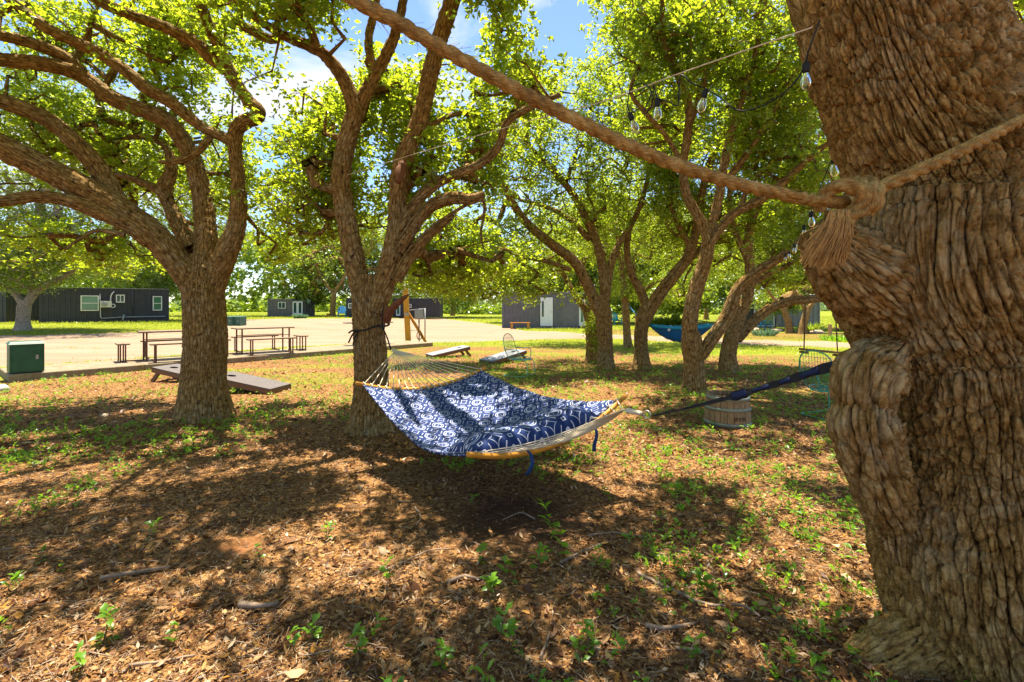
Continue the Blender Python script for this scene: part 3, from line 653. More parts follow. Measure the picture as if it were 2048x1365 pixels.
T4 = [[(1390, 790, 8.7, 24), (1390, 760, 8.7, 22), (1388, 725, 8.7, 22), (1384, 690, 8.7, 24), (1382, 665, 8.7, 20)],
      [(1382, 690, 8.7, 19), (1380, 640, 8.7, 19), (1392, 580, 8.7, 18), (1408, 530, 8.65, 17), (1416, 490, 8.6, 15), (1408, 455, 8.6, 13), (1388, 420, 8.6, 12), (1372, 385, 8.55, 11), (1366, 335, 8.5, 10), (1374, 275, 8.4, 10), (1378, 215, 8.3, 10), (1352, 140, 8.1, 10), (1322, 80, 7.9, 10), (1320, 20, 7.7, 9), (1335, -60, 7.4, 6)],
      [(1400, 715, 8.65, 15), (1428, 672, 8.6, 16), (1456, 628, 8.55, 16), (1478, 575, 8.5, 14), (1520, 540, 8.4, 12), (1565, 512, 8.3, 11), (1600, 478, 8.2, 9), (1650, 440, 8.0, 6)],
      [(1412, 500, 8.6, 12), (1436, 462, 8.5, 12), (1472, 425, 8.4, 11), (1520, 400, 8.3, 11), (1570, 362, 8.1, 9), (1620, 315, 7.9, 8), (1680, 270, 7.6, 6)],
      [(1418, 480, 8.6, 11), (1436, 400, 8.5, 11), (1450, 320, 8.4, 10), (1468, 245, 8.3, 9), (1490, 180, 8.1, 8), (1510, 110, 7.9, 7), (1525, 30, 7.7, 6), (1540, -50, 7.5, 4)],
      [(1444, 370, 8.5, 9), (1485, 320, 8.4, 8), (1530, 250, 8.2, 7), (1570, 180, 8.0, 6), (1610, 110, 7.8, 4)],
      [(1376, 260, 8.4, 8), (1400, 190, 8.3, 8), (1420, 120, 8.2, 7), (1440, 50, 8.0, 6), (1450, -20, 7.8, 4)],
      [(1366, 330, 8.5, 7), (1330, 270, 8.4, 6), (1290, 225, 8.3, 6), (1262, 180, 8.2, 5), (1290, 110, 8.0, 5), (1315, 40, 7.8, 4)],
      [(1480, 420, 8.4, 7), (1500, 370, 8.5, 6), (1560, 310, 8.6, 6), (1630, 250, 8.6, 4)]]
oak('brown oak dividing low into a wide V, just behind the wooden half barrel', base_of(T4[0]), T4, [bl(1300, 60, 8.0, 130, 80, 1.3, 150), bl(1440, 80, 8.1, 130, 90, 1.3, 150), bl(1560, 160, 8.3, 100, 110, 1.3, 130), bl(1330, 230, 8.8, 110, 80, 1.1, 90),
     bl(1480, 280, 8.8, 130, 90, 1.1, 110), bl(1590, 350, 8.8, 80, 100, 1.1, 80), bl(1580, 490, 8.6, 60, 50, .8, 34), bl(1400, -60, 7.5, 260, 80, 1.4, 50), ((3.6, 7.0, 5.8), (2.6, 1.6, .8), 50)], per=34, leafsize=.080, trunk_n=60, trunk_step=.022, amp=.013, cell=.04)
T5 = [[(1458, 745, 11.4, 20), (1456, 715, 11.4, 17), (1462, 680, 11.4, 17), (1474, 645, 11.4, 16), (1484, 615, 11.4, 15)],
      [(1474, 680, 11.4, 12), (1505, 645, 11.4, 13), (1535, 620, 11.4, 12), (1570, 605, 11.4, 11), (1610, 599, 11.4, 11), (1655, 597, 11.4, 10), (1700, 598, 11.4, 9), (1760, 590, 11.3, 6)],
      [(1478, 640, 11.4, 14), (1496, 590, 11.4, 13), (1500, 540, 11.3, 12), (1496, 490, 11.2, 11), (1508, 430, 11.1, 9), (1540, 380, 11.0, 8), (1590, 320, 10.8, 6), (1640, 270, 10.5, 4)],
      [(1500, 570, 11.4, 9), (1540, 545, 11.3, 9), (1590, 520, 11.2, 8), (1650, 490, 11.0, 5)],
      [(1495, 520, 11.2, 8), (1465, 450, 11.2, 7), (1460, 380, 11.1, 6), (1480, 310, 11, 5)]]
oak('leaning oak whose low horizontal limb carries the wooden plank swing', base_of(T5[0]), T5, [bl(1560, 420, 11.4, 100, 100, 1.6, 140), bl(1560, 555, 12, 90, 34, 1.2, 60), bl(1640, 330, 11, 100, 130, 1.6, 140), bl(1480, 400, 11.6, 90, 90, 1.2, 90), bl(1640, 560, 12, 70, 26, 1, 30), bl(1580, 230, 11, 120, 110, 1.4, 120)],
    per=32, leafsize=.080, spread=.24, trunk_n=48, trunk_step=.03, amp=.013, cell=.045)

# --- farther trees
def far_oak(label, base, trunk, limbs, blobs, **k):
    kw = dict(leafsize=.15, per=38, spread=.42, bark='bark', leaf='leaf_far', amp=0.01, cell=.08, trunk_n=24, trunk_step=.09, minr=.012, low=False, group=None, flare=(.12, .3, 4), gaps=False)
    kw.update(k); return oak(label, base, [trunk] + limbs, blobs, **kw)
def at(px, py): return G(px, py)
b = at(46, 661); Y = b[1]
far_oak('pale barked oak standing in the grass before the left end of the long container', b,
    [(46, 664, Y, 15), (46, 640, Y, 12), (48, 615, Y, 13), (52, 600, Y, 11)],
    [[(52, 610, Y, 10), (72, 583, Y, 9), (95, 568, Y, 8), (120, 558, Y, 6), (170, 530, Y, 4)], [(48, 612, Y, 9), (30, 588, Y, 7), (0, 560, Y, 5), (-40, 540, Y, 3)], [(60, 595, Y, 6), (64, 560, Y, 5), (80, 510, Y, 4)]],
    [bl(60, 520, Y, 130, 62, 2.6, 240), bl(-60, 510, Y, 110, 70, 2.4, 120), bl(180, 500, Y, 90, 50, 2.2, 110), bl(100, 450, Y, 150, 50, 2.4, 120), bl(80, 360, Y, 160, 80, 3, 150), bl(200, 270, Y, 160, 90, 3, 120), bl(60, 190, Y, 140, 90, 3, 90)], bark='bark_pale', spread=.42, leafsize=.12)
b = at(293, 641); Y = b[1]
far_oak('grey trunked tree hiding the right hand window of the long container', b,
    [(294, 645, Y, 9), (294, 625, Y, 8), (297, 605, Y, 9), (300, 590, Y, 7)], [[(299, 600, Y, 6), (320, 565, Y, 4), (335, 530, Y, 3)], [(297, 600, Y, 5), (275, 572, Y, 4), (250, 540, Y, 3)], [(292, 612, Y, 3), (286, 606, Y, 3), (279, 603, Y, 2)]],
    [bl(290, 545, Y, 85, 42, 2.4, 170), bl(200, 520, Y, 80, 40, 2.4, 110), bl(350, 520, Y, 60, 50, 2.2, 70), bl(330, 575, Y, 40, 22, 1.4, 44), bl(310, 440, Y, 110, 80, 4, 110), bl(380, 330, Y, 110, 100, 4, 110), bl(440, 420, Y, 80, 90, 4, 80)], bark='bark_pale')
b = at(16, 642); Y = b[1]
far_oak('dark oak trunk at the picture edge beyond the pale barked one', b,
    [(16, 645, Y, 15), (18, 620, Y, 13), (22, 595, Y, 12)], [[(22, 605, Y, 10), (40, 570, Y, 7), (60, 530, Y, 5)], [(20, 605, Y, 9), (-10, 570, Y, 7), (-40, 540, Y, 5)]], [bl(10, 545, Y, 110, 45, 3, 150), bl(-120, 540, Y, 120, 50, 3, 100)])
for (lab, px, py, hh, crown) in [
    ('broad yellow green tree hanging over the small far container', 665, 634, 6, [bl(640, 545, 56, 105, 60, 6, 330), bl(690, 480, 58, 100, 55, 6, 220), bl(600, 590, 55, 50, 24, 4, 90)]),
    ('tall green tree seen between the two middle stems, beyond the drive', 760, 634, 6, [bl(780, 560, 62, 90, 50, 6, 240), bl(760, 480, 62, 110, 60, 6, 200)]),
    ('round green tree beyond the dark container with the green door', 905, 632, 5, [bl(900, 580, 66, 75, 46, 6, 230), bl(960, 540, 66, 80, 55, 6, 200)]),
    ('bushy green tree behind the grey container with the white door', 1090, 640, 5, [bl(1080, 560, 46, 110, 46, 4, 260), bl(1170, 540, 46, 90, 60, 4, 220)]),
    ('leafy tree closing the view behind the thin strapped oak', 1275, 642, 6, [bl(1270, 560, 44, 100, 70, 4, 260), bl(1330, 480, 44, 110, 80, 4, 220), bl(1200, 460, 44, 100, 80, 4, 180)]),
    ('small leaning tree far behind the middle of the blue hammock', 1352, 646, 8, [bl(1360, 590, 38, 60, 36, 3, 150), bl(1420, 560, 40, 80, 50, 3, 170)]),
    ('slim tree seen through the V of the brown oak', 1412, 640, 5, [bl(1430, 520, 46, 90, 80, 4, 220), bl(1500, 480, 46, 100, 90, 4, 230)]),
    ('left one of the two small curved trees before the striped container', 1580, 667, 7, [bl(1560, 600, 31, 48, 24, 2, 110), bl(1570, 530, 33, 90, 60, 3, 200)]),
    ('straight small tree between the striped container wall and the swing', 1604, 668, 8, [bl(1625, 575, 31, 50, 22, 2, 90), bl(1640, 500, 33, 90, 70, 3, 190)]),
]:
    b = at(px, py); Y = b[1]
    dx = -14 if 'left one' in lab else (14 if "straight small" in lab else 4)
    far_oak(lab, b, [(px, py + 3, Y, hh + 1), (px + dx * .2, py - 20, Y, hh), (px + dx * .6, py - 38, Y, hh), (px + dx, py - 55, Y, hh * .8)],
            [[(px + dx * .8, py - 48, Y, hh * .7), (px + dx + 22, py - 85, Y, hh * .5), (px + dx + 40, py - 130, Y, hh * .3)], [(px + dx * .7, py - 45, Y, hh * .7), (px + dx - 26, py - 80, Y, hh * .5), (px + dx - 45, py - 120, Y, hh * .3)]],
            crown, leafsize=.26 if Y > 42 else .16, spread=.75 if Y > 42 else .42, per=30, gaps=True, minr=.016)

# --- the huge near oak at the right edge
bN = np.array([2.22, 2.12, 0.0])
def edge_row(py, ed, r, Y=2.12):                  # left outline of the trunk at this height -> centre of a trunk of radius r
    th = math.atan2(ed - CX, F); z = EYE - (py - HY) * Y / F
    # solve centre x so the silhouette ray grazes the circle
    lo, hi = 0.5, 5.0
    for _ in range(50):
        m = (lo + hi) / 2; D = math.hypot(m, Y); a = math.atan2(m, Y) - math.asin(min(.99, r / D))
        if a < th: lo = m
        else: hi = m
    return (lo, Y, z, r)
prof = [(1420, 1795, .53), (1340, 1778, .50), (1240, 1766, .48), (1120, 1742, .465), (1000, 1738, .455), (880, 1738, .45), (760, 1730, .45), (690, 1724, .455), (640, 1706, .46), (590, 1678, .475), (545, 1656, .485), (495, 1648, .485), (450, 1660, .47), (415, 1674, .45),
        (360, 1679, .425), (300, 1673, .395), (230, 1652, .36), (150, 1630, .345), (70, 1607, .335), (0, 1592, .335)]
prof_up = [(0, 1592, .335), (-90, 1572, .32), (-220, 1545, .30), (-380, 1520, .27)]
rows = [edge_row(*a) for a in prof]
rows_up = [edge_row(*a) for a in prof_up]; TOPN = np.array(rows_up[-1][:3])
near = thing('oak_tree', 'massive oak trunk with deeply furrowed bark and a thick rope knotted round it', 'tree', bN, group='live oaks in the grove')
v, fs, uv, p, r = bark_tube(rows, 360, 0.0056, 0.029, 0.038, 501, (0.05, .2, 4), cap=False, face=(0, 0, 1.5))
put('trunk', v, fs, M['bark_near'], near, uv=uv, base=bN, plate=LASTP[0])
v, fs, uv, p, r = bark_tube(rows_up, 90, 0.03, 0.030, 0.046, 502, cap=True)
put('upper_trunk', v, fs, M['bark_near'], near, uv=uv, base=bN, plate=LASTP[0])
def near_limb(name, rws, n, step, amp=0.027, cell=.042, seed=1):
    v, fs, uv, p, r = bark_tube(rws, n, step, amp, cell, seed); put(name, v, fs, M['bark_near'], near, uv=uv, base=bN, plate=LASTP[0]); return p, r
pt = lambda px, py, Y, r: (*P(px, py, Y), r)
near_limb('cut_limb', [pt(1780, 600, 2.08, .17), pt(1715, 545, 2.02, .17), pt(1672, 505, 2.0, .13), pt(1645, 476, 2.0, .09), pt(1634, 456, 2.0, .06)], 150, .009, seed=511)
near_limb('burl', [pt(1800, 690, 2.0, .05), pt(1752, 735, 2.0, .12), pt(1732, 775, 1.98, .125), pt(1734, 806, 1.99, .095), pt(1727, 842, 1.98, .125), pt(1738, 895, 2.0, .115), pt(1760, 960, 2.03, .11), pt(1785, 1040, 2.08, .09), pt(1800, 1120, 2.1, .05)], 150, .009, .024, .05, 512)
near_limb('limb', [(2.55, 2.35, 1.7, .26), (2.68, 2.40, 2.1, .21), (2.84, 2.45, 2.5, .18), (3.05, 2.5, 2.95, .16), (3.3, 2.5, 3.6, .13), (3.6, 2.3, 4.4, .09)], 90, .014, seed=513)
near_limb('root', [pt(1880, 1270, 2.1, .12), pt(1800, 1310, 2.12, .13), pt(1730, 1345, 2.14, .11), pt(1660, 1368, 2.16, .08), pt(1590, 1390, 2.16, .03)], 120, .010, .020, .034, 514)
near_limb('root', [(2.0, 1.75, .05, .16), (1.75, 1.45, .0, .12), (1.45, 1.2, -.06, .05)], 60, .014, .012, .04, 515)
over = [[(*TOPN, .29), (TOPN[0] - .35, TOPN[1] - .1, TOPN[2] + .5, .22), (TOPN[0] - 1.0, TOPN[1] - .2, TOPN[2] + .9, .17), (TOPN[0] - 2.0, TOPN[1] - .1, TOPN[2] + 1.1, .12), (TOPN[0] - 3.2, TOPN[1] + .1, TOPN[2] + 1.3, .06)],
        [(*TOPN, .24), (TOPN[0] + .1, TOPN[1] - .3, TOPN[2] + .7, .18), (TOPN[0] - .1, TOPN[1] - .9, TOPN[2] + 1.4, .12), (TOPN[0] - .4, TOPN[1] - 1.9, TOPN[2] + 1.7, .06)],
        [(*TOPN, .24), (TOPN[0] + .4, TOPN[1] + .3, TOPN[2] + .7, .17), (TOPN[0] + .9, TOPN[1] + .8, TOPN[2] + 1.2, .11), (TOPN[0] + 1.6, TOPN[1] + 1.2, TOPN[2] + 1.5, .05)],
        [(TOPN[0] - .8, TOPN[1] - .2, TOPN[2] + .85, .13), (TOPN[0] - 1.3, TOPN[1] + .6, TOPN[2] + 1.3, .09), (TOPN[0] - 1.9, TOPN[1] + 1.4, TOPN[2] + 1.6, .05)],
        [(TOPN[0] - .6, TOPN[1] - .2, TOPN[2] + .7, .12), (TOPN[0] - 1.5, TOPN[1] - .8, TOPN[2] + 1.2, .08), (TOPN[0] - 2.6, TOPN[1] - 1.2, TOPN[2] + 1.5, .045)]]
ON = []
for i, l in enumerate(over):
    ON.append(near_limb('limb', l, 28, .05, .015, .05, 520 + i)[0])
rngN = np.random.default_rng(77)
# its crown, with clumps added out of view overhead to shape the dappled shade
cb = [((3.2, 3.6, 5.2), (1.9, 1.5, .8), 90), (P(2020, 60, 4.4), (.6, .6, .6), 60), (P(2040, 190, 5.0), (.6, .6, .5), 44), ((4.4, 4.6, 3.4), (.9, 1.0, 1.2), 90), ((5.2, 5.6, 4.0), (1.4, 1.2, 1.4), 90)]
cc = np.vstack([np.array(c) + unit(rngN.normal(0, 1, (n, 3))) * rngN.random((n, 1)) ** .45 * np.array(rd) for c, rd, n in cb])
hi_ = np.stack([rngN.uniform(-6.4, 3.0, 3600), rngN.uniform(.6, 5.4, 3600), rngN.uniform(4.9, 5.9, 3600)], 1)
pat = fbm(hi_ * np.array([.95, 1.15, 0.1]), 3, 301)
cc = np.vstack([cc, hi_[rngN.random(3600) < .75]]); cc = cc[sunlit_thin(cc, rngN, .07, .03)]
pxx, pyy = proj(cc); cc = cc[~((cc[:, 1] > .3) & (pyy > 0) & (pxx < 1900) & (pxx > -30))]
nod = np.vstack(ON); vs, qs, us, off = [], [], [], 0
order = np.argsort([np.min(np.linalg.norm(nod - x, axis=1)) for x in cc]); nl = [nod]
NPn = nod
for x in cc[order]:
    d_ = np.linalg.norm(NPn - x, axis=1); s_ = NPn[int(np.argmin(d_))]; D = d_.min()
    if D < .05: continue
    tt = np.linspace(0, 1, 5)[:, None]; pp = s_ + (x - s_) * tt + rngN.normal(0, .1, 3) * D * 4 * tt * (1 - tt)
    rr = np.linspace(.018 if D > .4 else .011, .004, 5)
    v, f, q4 = tube(pp, rr, 5, False); vs.append(v); qs.append(q4 + off); us.append(v[:, :2]); off += len(v)
    NPn = np.vstack([NPn, pp[1:]])
kind(put('branches', np.vstack(vs), [np.vstack(qs).astype(np.int32)], M['bark'], near, uv=np.vstack(us), base=bN, plate=[]), 'stuff')
v, f = leaves(cc, .09, rngN, .21, 30, .8)
put('crown', v, [f], M['leaf'], near, False, base=bN); NLEAF[0] += len(f)

# ------------------------------------------------------------------ more materials
M['navy_strap'] = simple('navy webbing', (0.012, 0.022, 0.075), 0.7, 0.4, 60)
M['black_strap'] = simple('black webbing', (0.012, 0.012, 0.016), 0.7, 0.3, 60)
M['blue_tie'] = simple('blue cotton tie', (0.012, 0.05, 0.17), 0.8, 0.3, 40)
M['cream_rope'] = simple('cream cotton cord', (0.62, 0.54, 0.40), 0.85, 0.15, 90)
M['bar_wood'] = simple('honey varnished wood', (0.56, 0.24, 0.022), 0.55, 0.35, 14, spec=0.3, stretch=(1, 1, 1))
M['steel'] = simple('dull steel', (0.45, 0.43, 0.40), 0.4, 0.15, 20, metal=0.7)
M['rust'] = simple('brown painted steel', (0.11, 0.042, 0.022), 0.6, 0.35, 14)
M['table_wood'] = simple('weathered grey brown plank', (0.20, 0.135, 0.085), 0.8, 0.35, 8, stretch=(1, 6, 6))
M['grey_wood'] = simple('weathered grey wood', (0.105, 0.09, 0.082), 0.8, 0.4, 6, stretch=(2, 10, 10))
M['board_top'] = simple('worn grey painted board', (0.20, 0.205, 0.215), 0.6, 0.35, 5, stretch=(1, 6, 1))
M['board_side'] = simple('sun bleached brown board', (0.16, 0.09, 0.05), 0.8, 0.4, 6, stretch=(2, 8, 8))
M['black'] = simple('black void', (0.006, 0.006, 0.006), 0.9, 0.1)
M['green_box'] = simple('dark green utility paint', (0.018, 0.075, 0.042), 0.5, 0.35, 4)
M['green_box_pale'] = simple('faded green utility paint', (0.05, 0.12, 0.085), 0.5, 0.2, 4)
M['charcoal'] = simple('charcoal container paint', (0.042, 0.041, 0.050), 0.5, 0.25, 3)
M['grey_paint'] = simple('slate grey container paint', (0.125, 0.12, 0.135), 0.5, 0.25, 3)
M['silver_paint'] = simple('blue grey container paint', (0.16, 0.168, 0.19), 0.45, 0.2, 3)
M['white_trim'] = simple('white trim', (0.72, 0.70, 0.68), 0.5, 0.08, 10)
M['white_door'] = simple('white painted door', (0.66, 0.67, 0.70), 0.5, 0.06, 4)
M['ac'] = simple('ivory appliance', (0.58, 0.54, 0.48), 0.5, 0.12, 10)
M['yellow_post'] = simple('yellow stained timber', (0.56, 0.25, 0.02), 0.6, 0.2, 6, stretch=(4, 4, 1))
M['orange_wood'] = simple('orange stained timber', (0.50, 0.21, 0.03), 0.6, 0.25, 6)
M['grey_metal'] = simple('grey galvanised metal', (0.30, 0.30, 0.31), 0.5, 0.15, 12, metal=0.2)
M['black_metal'] = simple('black enamel', (0.016, 0.016, 0.018), 0.4, 0.3, 14)
M['chrome'] = simple('smoky steel lid', (0.10, 0.12, 0.13), 0.3, 0.3, 8, metal=0.6)
M['teal_wire'] = simple('teal painted wire', (0.03, 0.30, 0.20), 0.45, 0.2, 20, spec=0.5)
M['teal_pale'] = simple('pale sea green wire', (0.16, 0.42, 0.32), 0.4, 0.25, 20, spec=0.5)
M['blue_plastic'] = simple('bright blue plastic', (0.01, 0.16, 0.36), 0.45, 0.15, 6)
M['teal_plastic'] = simple('turquoise plastic', (0.01, 0.32, 0.36), 0.45, 0.15, 6)
M['swing_wood'] = simple('swing plank', (0.24, 0.125, 0.04), 0.75, 0.35, 8, stretch=(1, 8, 8))
M['swing_rope'] = simple('brown swing rope', (0.10, 0.055, 0.03), 0.9, 0.3, 40)
M['fence_wood'] = simple('tan fence timber', (0.36, 0.22, 0.11), 0.8, 0.25, 6)
M['rock'] = simple('pale limestone', (0.40, 0.38, 0.36), 0.9, 0.35, 9, bump=.5, bd=.02)
M['tan_rock'] = simple('tan stone', (0.34, 0.25, 0.17), 0.9, 0.3, 9, bump=.5, bd=.02)
M['hoop'] = simple('greenish galvanised hoop', (0.22, 0.24, 0.19), 0.5, 0.3, 15, metal=0.3)
M['stave'] = simple('weathered oak stave', (0.27, 0.175, 0.088), 0.8, 0.45, 5, stretch=(8, 8, 1), bump=.4)
M['stencil'] = simple('burnt marking', (0.07, 0.035, 0.02), 0.9, 0.3, 30)
M['rubber'] = simple('black rubber', (0.012, 0.012, 0.013), 0.6, 0.3, 30)

t = NT('window glass'); b_ = t.bsdf((0.035, 0.075, 0.07), 0.05, spec=0.8); M['pane'] = b_
t = NT('green glass door'); M['pane_green'] = t.bsdf((0.04, 0.16, 0.08), 0.08, spec=0.8)
t = NT('clear bulb glass')
gl = t.n('BsdfGlossy', Color=(1, 1, 1)); gl.inputs['Roughness'].default_value = .03
tr = t.n('BsdfTransparent', Color=(0.93, 0.95, 0.93)); fr = t.n('Fresnel'); fr.inputs['IOR'].default_value = 1.6
mx = t.n('MixShader'); t.t.links.new(fr.outputs[0], mx.inputs[0]); t.t.links.new(tr.outputs[0], mx.inputs[1]); t.t.links.new(gl.outputs[0], mx.inputs[2])
t.t.links.new(mx.outputs[0], t.out.inputs['Surface']); M['bulb'] = t.m
M['filament'] = simple('amber filament tape', (0.75, 0.58, 0.10), 0.4, 0.1)

t = NT('manila rope'); uv = t.n('UVMap').outputs[0]; mp = t.n('Mapping'); t.set(mp.inputs['Vector'], uv); mp.inputs['Scale'].default_value = (1, 0.12, 1)
n1 = t.noise(mp.outputs[0], 260, 4, 0.65); n2 = t.noise(t.coord('Object'), 14, 4, 0.6)
c = t.ramp(t.math('ADD', t.math('MULTIPLY', n1, 0.6), t.math('MULTIPLY', n2, 0.4)), [(0.34, (0.075, 0.036, 0.010)), (0.5, (0.31, 0.18, 0.05)), (0.66, (0.58, 0.40, 0.14))])
M['rope'] = t.bsdf(c, 0.85, t.bump(n1, 0.9, 0.004), spec=0.15)

def trellis(name, sheen):                         # navy cloth printed with pale quatrefoils, arcs and squares
    t = NT(name); uv = t.n('UVMap').outputs[0]; s = t.n('SeparateXYZ'); t.set(s.inputs[0], uv)
    m = t.math
    def fold(o, off): return m('SUBTRACT', m('FRACT', m('ADD', o, off)), 0.5)
    def ln(a, b): return m('SQRT', m('ADD', m('MULTIPLY', a, a), m('MULTIPLY', b, b)))
    a0, b0 = s.outputs[0], s.outputs[1]
    a, b = m('ABSOLUTE', fold(a0, 0.0)), m('ABSOLUTE', fold(b0, 0.0))
    hi, lo = m('MAXIMUM', a, b), m('MINIMUM', a, b)
    def band(d, w): return m('LESS_THAN', m('ABSOLUTE', d), w)
    petal = m('MINIMUM', m('SUBTRACT', ln(m('SUBTRACT', hi, 0.10), lo), 0.092), m('SUBTRACT', ln(m('SUBTRACT', a, .085), m('SUBTRACT', b, .085)), .045))
    line = band(petal, 0.016)
    ring = m('MULTIPLY', band(m('SUBTRACT', petal, 0.085), 0.016), m('LESS_THAN', lo, 0.20))
    c1, c2 = m('SUBTRACT', 0.5, a), m('SUBTRACT', 0.5, b)         # distances to the cell corner
    # curved diamond round each corner
    dia = m('SUBTRACT', m('ADD', m('POWER', c1, 0.72), m('POWER', c2, 0.72)), 0.345)
    line = m('MAXIMUM', line, m('MAXIMUM', ring, band(dia, 0.024)))
    # small stepped square on the edge midpoints
    e1 = m('MAXIMUM', m('SUBTRACT', 0.5, hi), lo)
    line = m('MAXIMUM', line, band(m('SUBTRACT', e1, 0.055), 0.014))
    arc2 = m('MULTIPLY', band(m('SUBTRACT', ln(c1, c2), 0.335), 0.015), m('GREATER_THAN', m('MINIMUM', c1, c2), 0.13))
    line = m('MAXIMUM', line, arc2)
    oc = t.coord('Object'); wv = t.noise(oc, 420, 2, 0.5); wr = t.noise(oc, 9, 4, 0.55)
    navy = t.ramp(wr, [(0.3, (0.007, 0.020, 0.092)), (0.7, (0.015, 0.038, 0.145))])
    col = t.mix(line, navy, (0.46, 0.49, 0.60))
    return t.bsdf(col, 0.62, t.bump(t.math('ADD', t.math('MULTIPLY', wr, .8), t.math('MULTIPLY', wv, .2)), 0.5, 0.01), spec=0.12, Sheen_Weight=sheen)
M['trellis'] = trellis('navy trellis cloth', 0.04); M['trellis_pillow'] = trellis('navy trellis pillow cloth', 0.04)

# ------------------------------------------------------------------ the patterned hammock
HA, HB = np.array([-1.52, 5.8, 0]), np.array([1.60, 2.2, 0]); HD = HB - HA; HN = np.array([0.755, 0.655, 0])
def hpt(tt, w, z): q = HA + HD * tt + HN * w; q[2] = z; return q
def bar_z(side, w):                               # the two bars bow down in the middle
    k = (w / 0.7)
    return (0.690 + 0.127 * k * k + 0.018 * k) if side == 0 else (0.500 + 0.155 * k * k + 0.115 * k)
def bar_t(side, w): k = w / 0.7; return (0.198 + 0.012 * k) if side == 0 else (0.592 + 0.021 * k)
def cloth(u, w):                                  # u 0 far end .. 1 near end, w across
    t0, t1 = bar_t(0, w) + .006, bar_t(1, w) - .006
    z = bar_z(0, w) * (1 - u) + bar_z(1, w) * u
    k = abs(w / 0.68); sag = (0.155 + 0.075 * max(0, -w / .68) - 0.05 * max(0, w / .68)) * math.sin(math.pi * u) ** 1.1
    edge = 1 + 0.02 * math.sin(math.pi * u)
    return hpt(t0 + (t1 - t0) * u, w * (1.0 - 0.06 * math.sin(math.pi * u)), z - sag)
hroot = thing('hammock', 'navy hammock printed with a white trellis pattern, strung on honey coloured wooden bars', 'hammock', (0.1, 4.0, 0))
HB0 = np.array([0.1, 4.0, 0])
NU, NW = 120, 90; vv, uvs = [], []
for i in range(NU):
    for j in range(NW):
        u, w = i / (NU - 1), -0.68 + 1.36 * j / (NW - 1)
        vv.append(cloth(u, w)); uvs.append((u * 1.84 / 0.19, w / 0.19))
vv = np.array(vv); uvs = np.array(uvs)
wr = fbm(np.stack([uvs[:, 0] * .5, uvs[:, 1] * .22, 0 * uvs[:, 0]], 1), 4, 60) * 0.022 + 0.006 * fbm(uvs[:, [0, 1, 1]] * 1.6, 2, 61)
quilt = -0.006 * (np.exp(-((uvs[:, 1] * .185 / .34 + .5) % 1 - .5) ** 2 / .0012))
fall = np.minimum(1, np.minimum(np.repeat(np.arange(NU), NW), NU - 1 - np.repeat(np.arange(NU), NW)) / 8)
vv[:, 2] += (wr + quilt) * fall
ii, jj = np.meshgrid(np.arange(NU - 1), np.arange(NW - 1), indexing='ij')
qd = np.stack([ii * NW + jj, (ii + 1) * NW + jj, (ii + 1) * NW + jj + 1, ii * NW + jj + 1], -1).reshape(-1, 4)
fab = put('fabric', vv, [qd], M['trellis'], hroot, True, uvs, base=HB0)
md = fab.modifiers.new('thickness', 'SOLIDIFY'); md.thickness = 0.014; md.offset = -1
RING = {0: hpt(0.042, 0, 1.035), 1: hpt(0.752, 0, 0.865)}
for side in (0, 1):
    ws = np.linspace(-0.74, 0.74, 40)
    v, f, q4 = tube(np.array([hpt(bar_t(side, w), w, bar_z(side, w)) for w in ws]), 0.0195, 10)
    ctr = np.repeat(np.array([hpt(bar_t(side, w), w, bar_z(side, w)) for w in ws]), 10, 0)
    put('spreader_bar', ctr + (v - ctr) * np.array([1.0, 1.0, 1.0]), f, M['bar_wood'], hroot, base=HB0)
    n = 19 if side == 0 else 17
    for k in range(n):
        w = -0.67 + 1.34 * k / (n - 1); a = hpt(bar_t(side, w), w, bar_z(side, w) + .012)
        mid_ = RING[side] + (0.10 if side == 0 else 0.14) * unit(a - RING[side]) * np.array([1, 1, 1]) + np.array([0, 0, -.01])
        e_ = RING[side] + HD * (0.018 if side == 0 else -0.028) + HN * w * 0.035
        sg = np.array([0, 0, -0.008 if side == 0 else -0.035])
        pts = spline(np.array([a + HD * (0.005 if side == 0 else -0.005), a * .65 + e_ * .35 + sg, a * .3 + e_ * .7 + sg * .8, e_, RING[side] + HN * w * 0.02]), 0.12)
        MB().tube(pts, 0.0042, 5).build('cord', M['cream_rope'], hroot, True, base=HB0)
        # loop that ties the cloth to the bar
        c0 = hpt(bar_t(side, w), w, bar_z(side, w)); c1 = cloth(0.012 if side == 0 else 0.988, np.clip(w, -.66, .66)) + np.array([0, 0, .004])
        MB().tube(np.array([c0 + [0, 0, .026], (c0 + c1) / 2 + [0, 0, .02], c1]), 0.0055, 5).build('cloth_tie', M['cream_rope'], hroot, True, base=HB0)
    # whipped cuff and steel ring
    cuff = [RING[side], RING[side] + HD * (0.012 if side == 0 else -0.022) + [0, 0, .0]]
    v, f, _ = tube(spline(np.array([*cuff]), .01), np.linspace(.014, .020, len(spline(np.array([*cuff]), .01))), 12)
    put('rope_cuff', v, f, M['cream_rope'], hroot, base=HB0)
    th = np.linspace(0, 2 * math.pi, 25); ct = RING[side] + HD * (-0.008 if side == 0 else 0.009)
    v, f, _ = tube(np.array([ct + unit(HD) * .024 * math.cos(a) + np.array([0, 0, .024]) * math.sin(a) for a in th]), .0035, 6, False)
    put('ring', v, f, M['steel'], hroot, base=HB0)

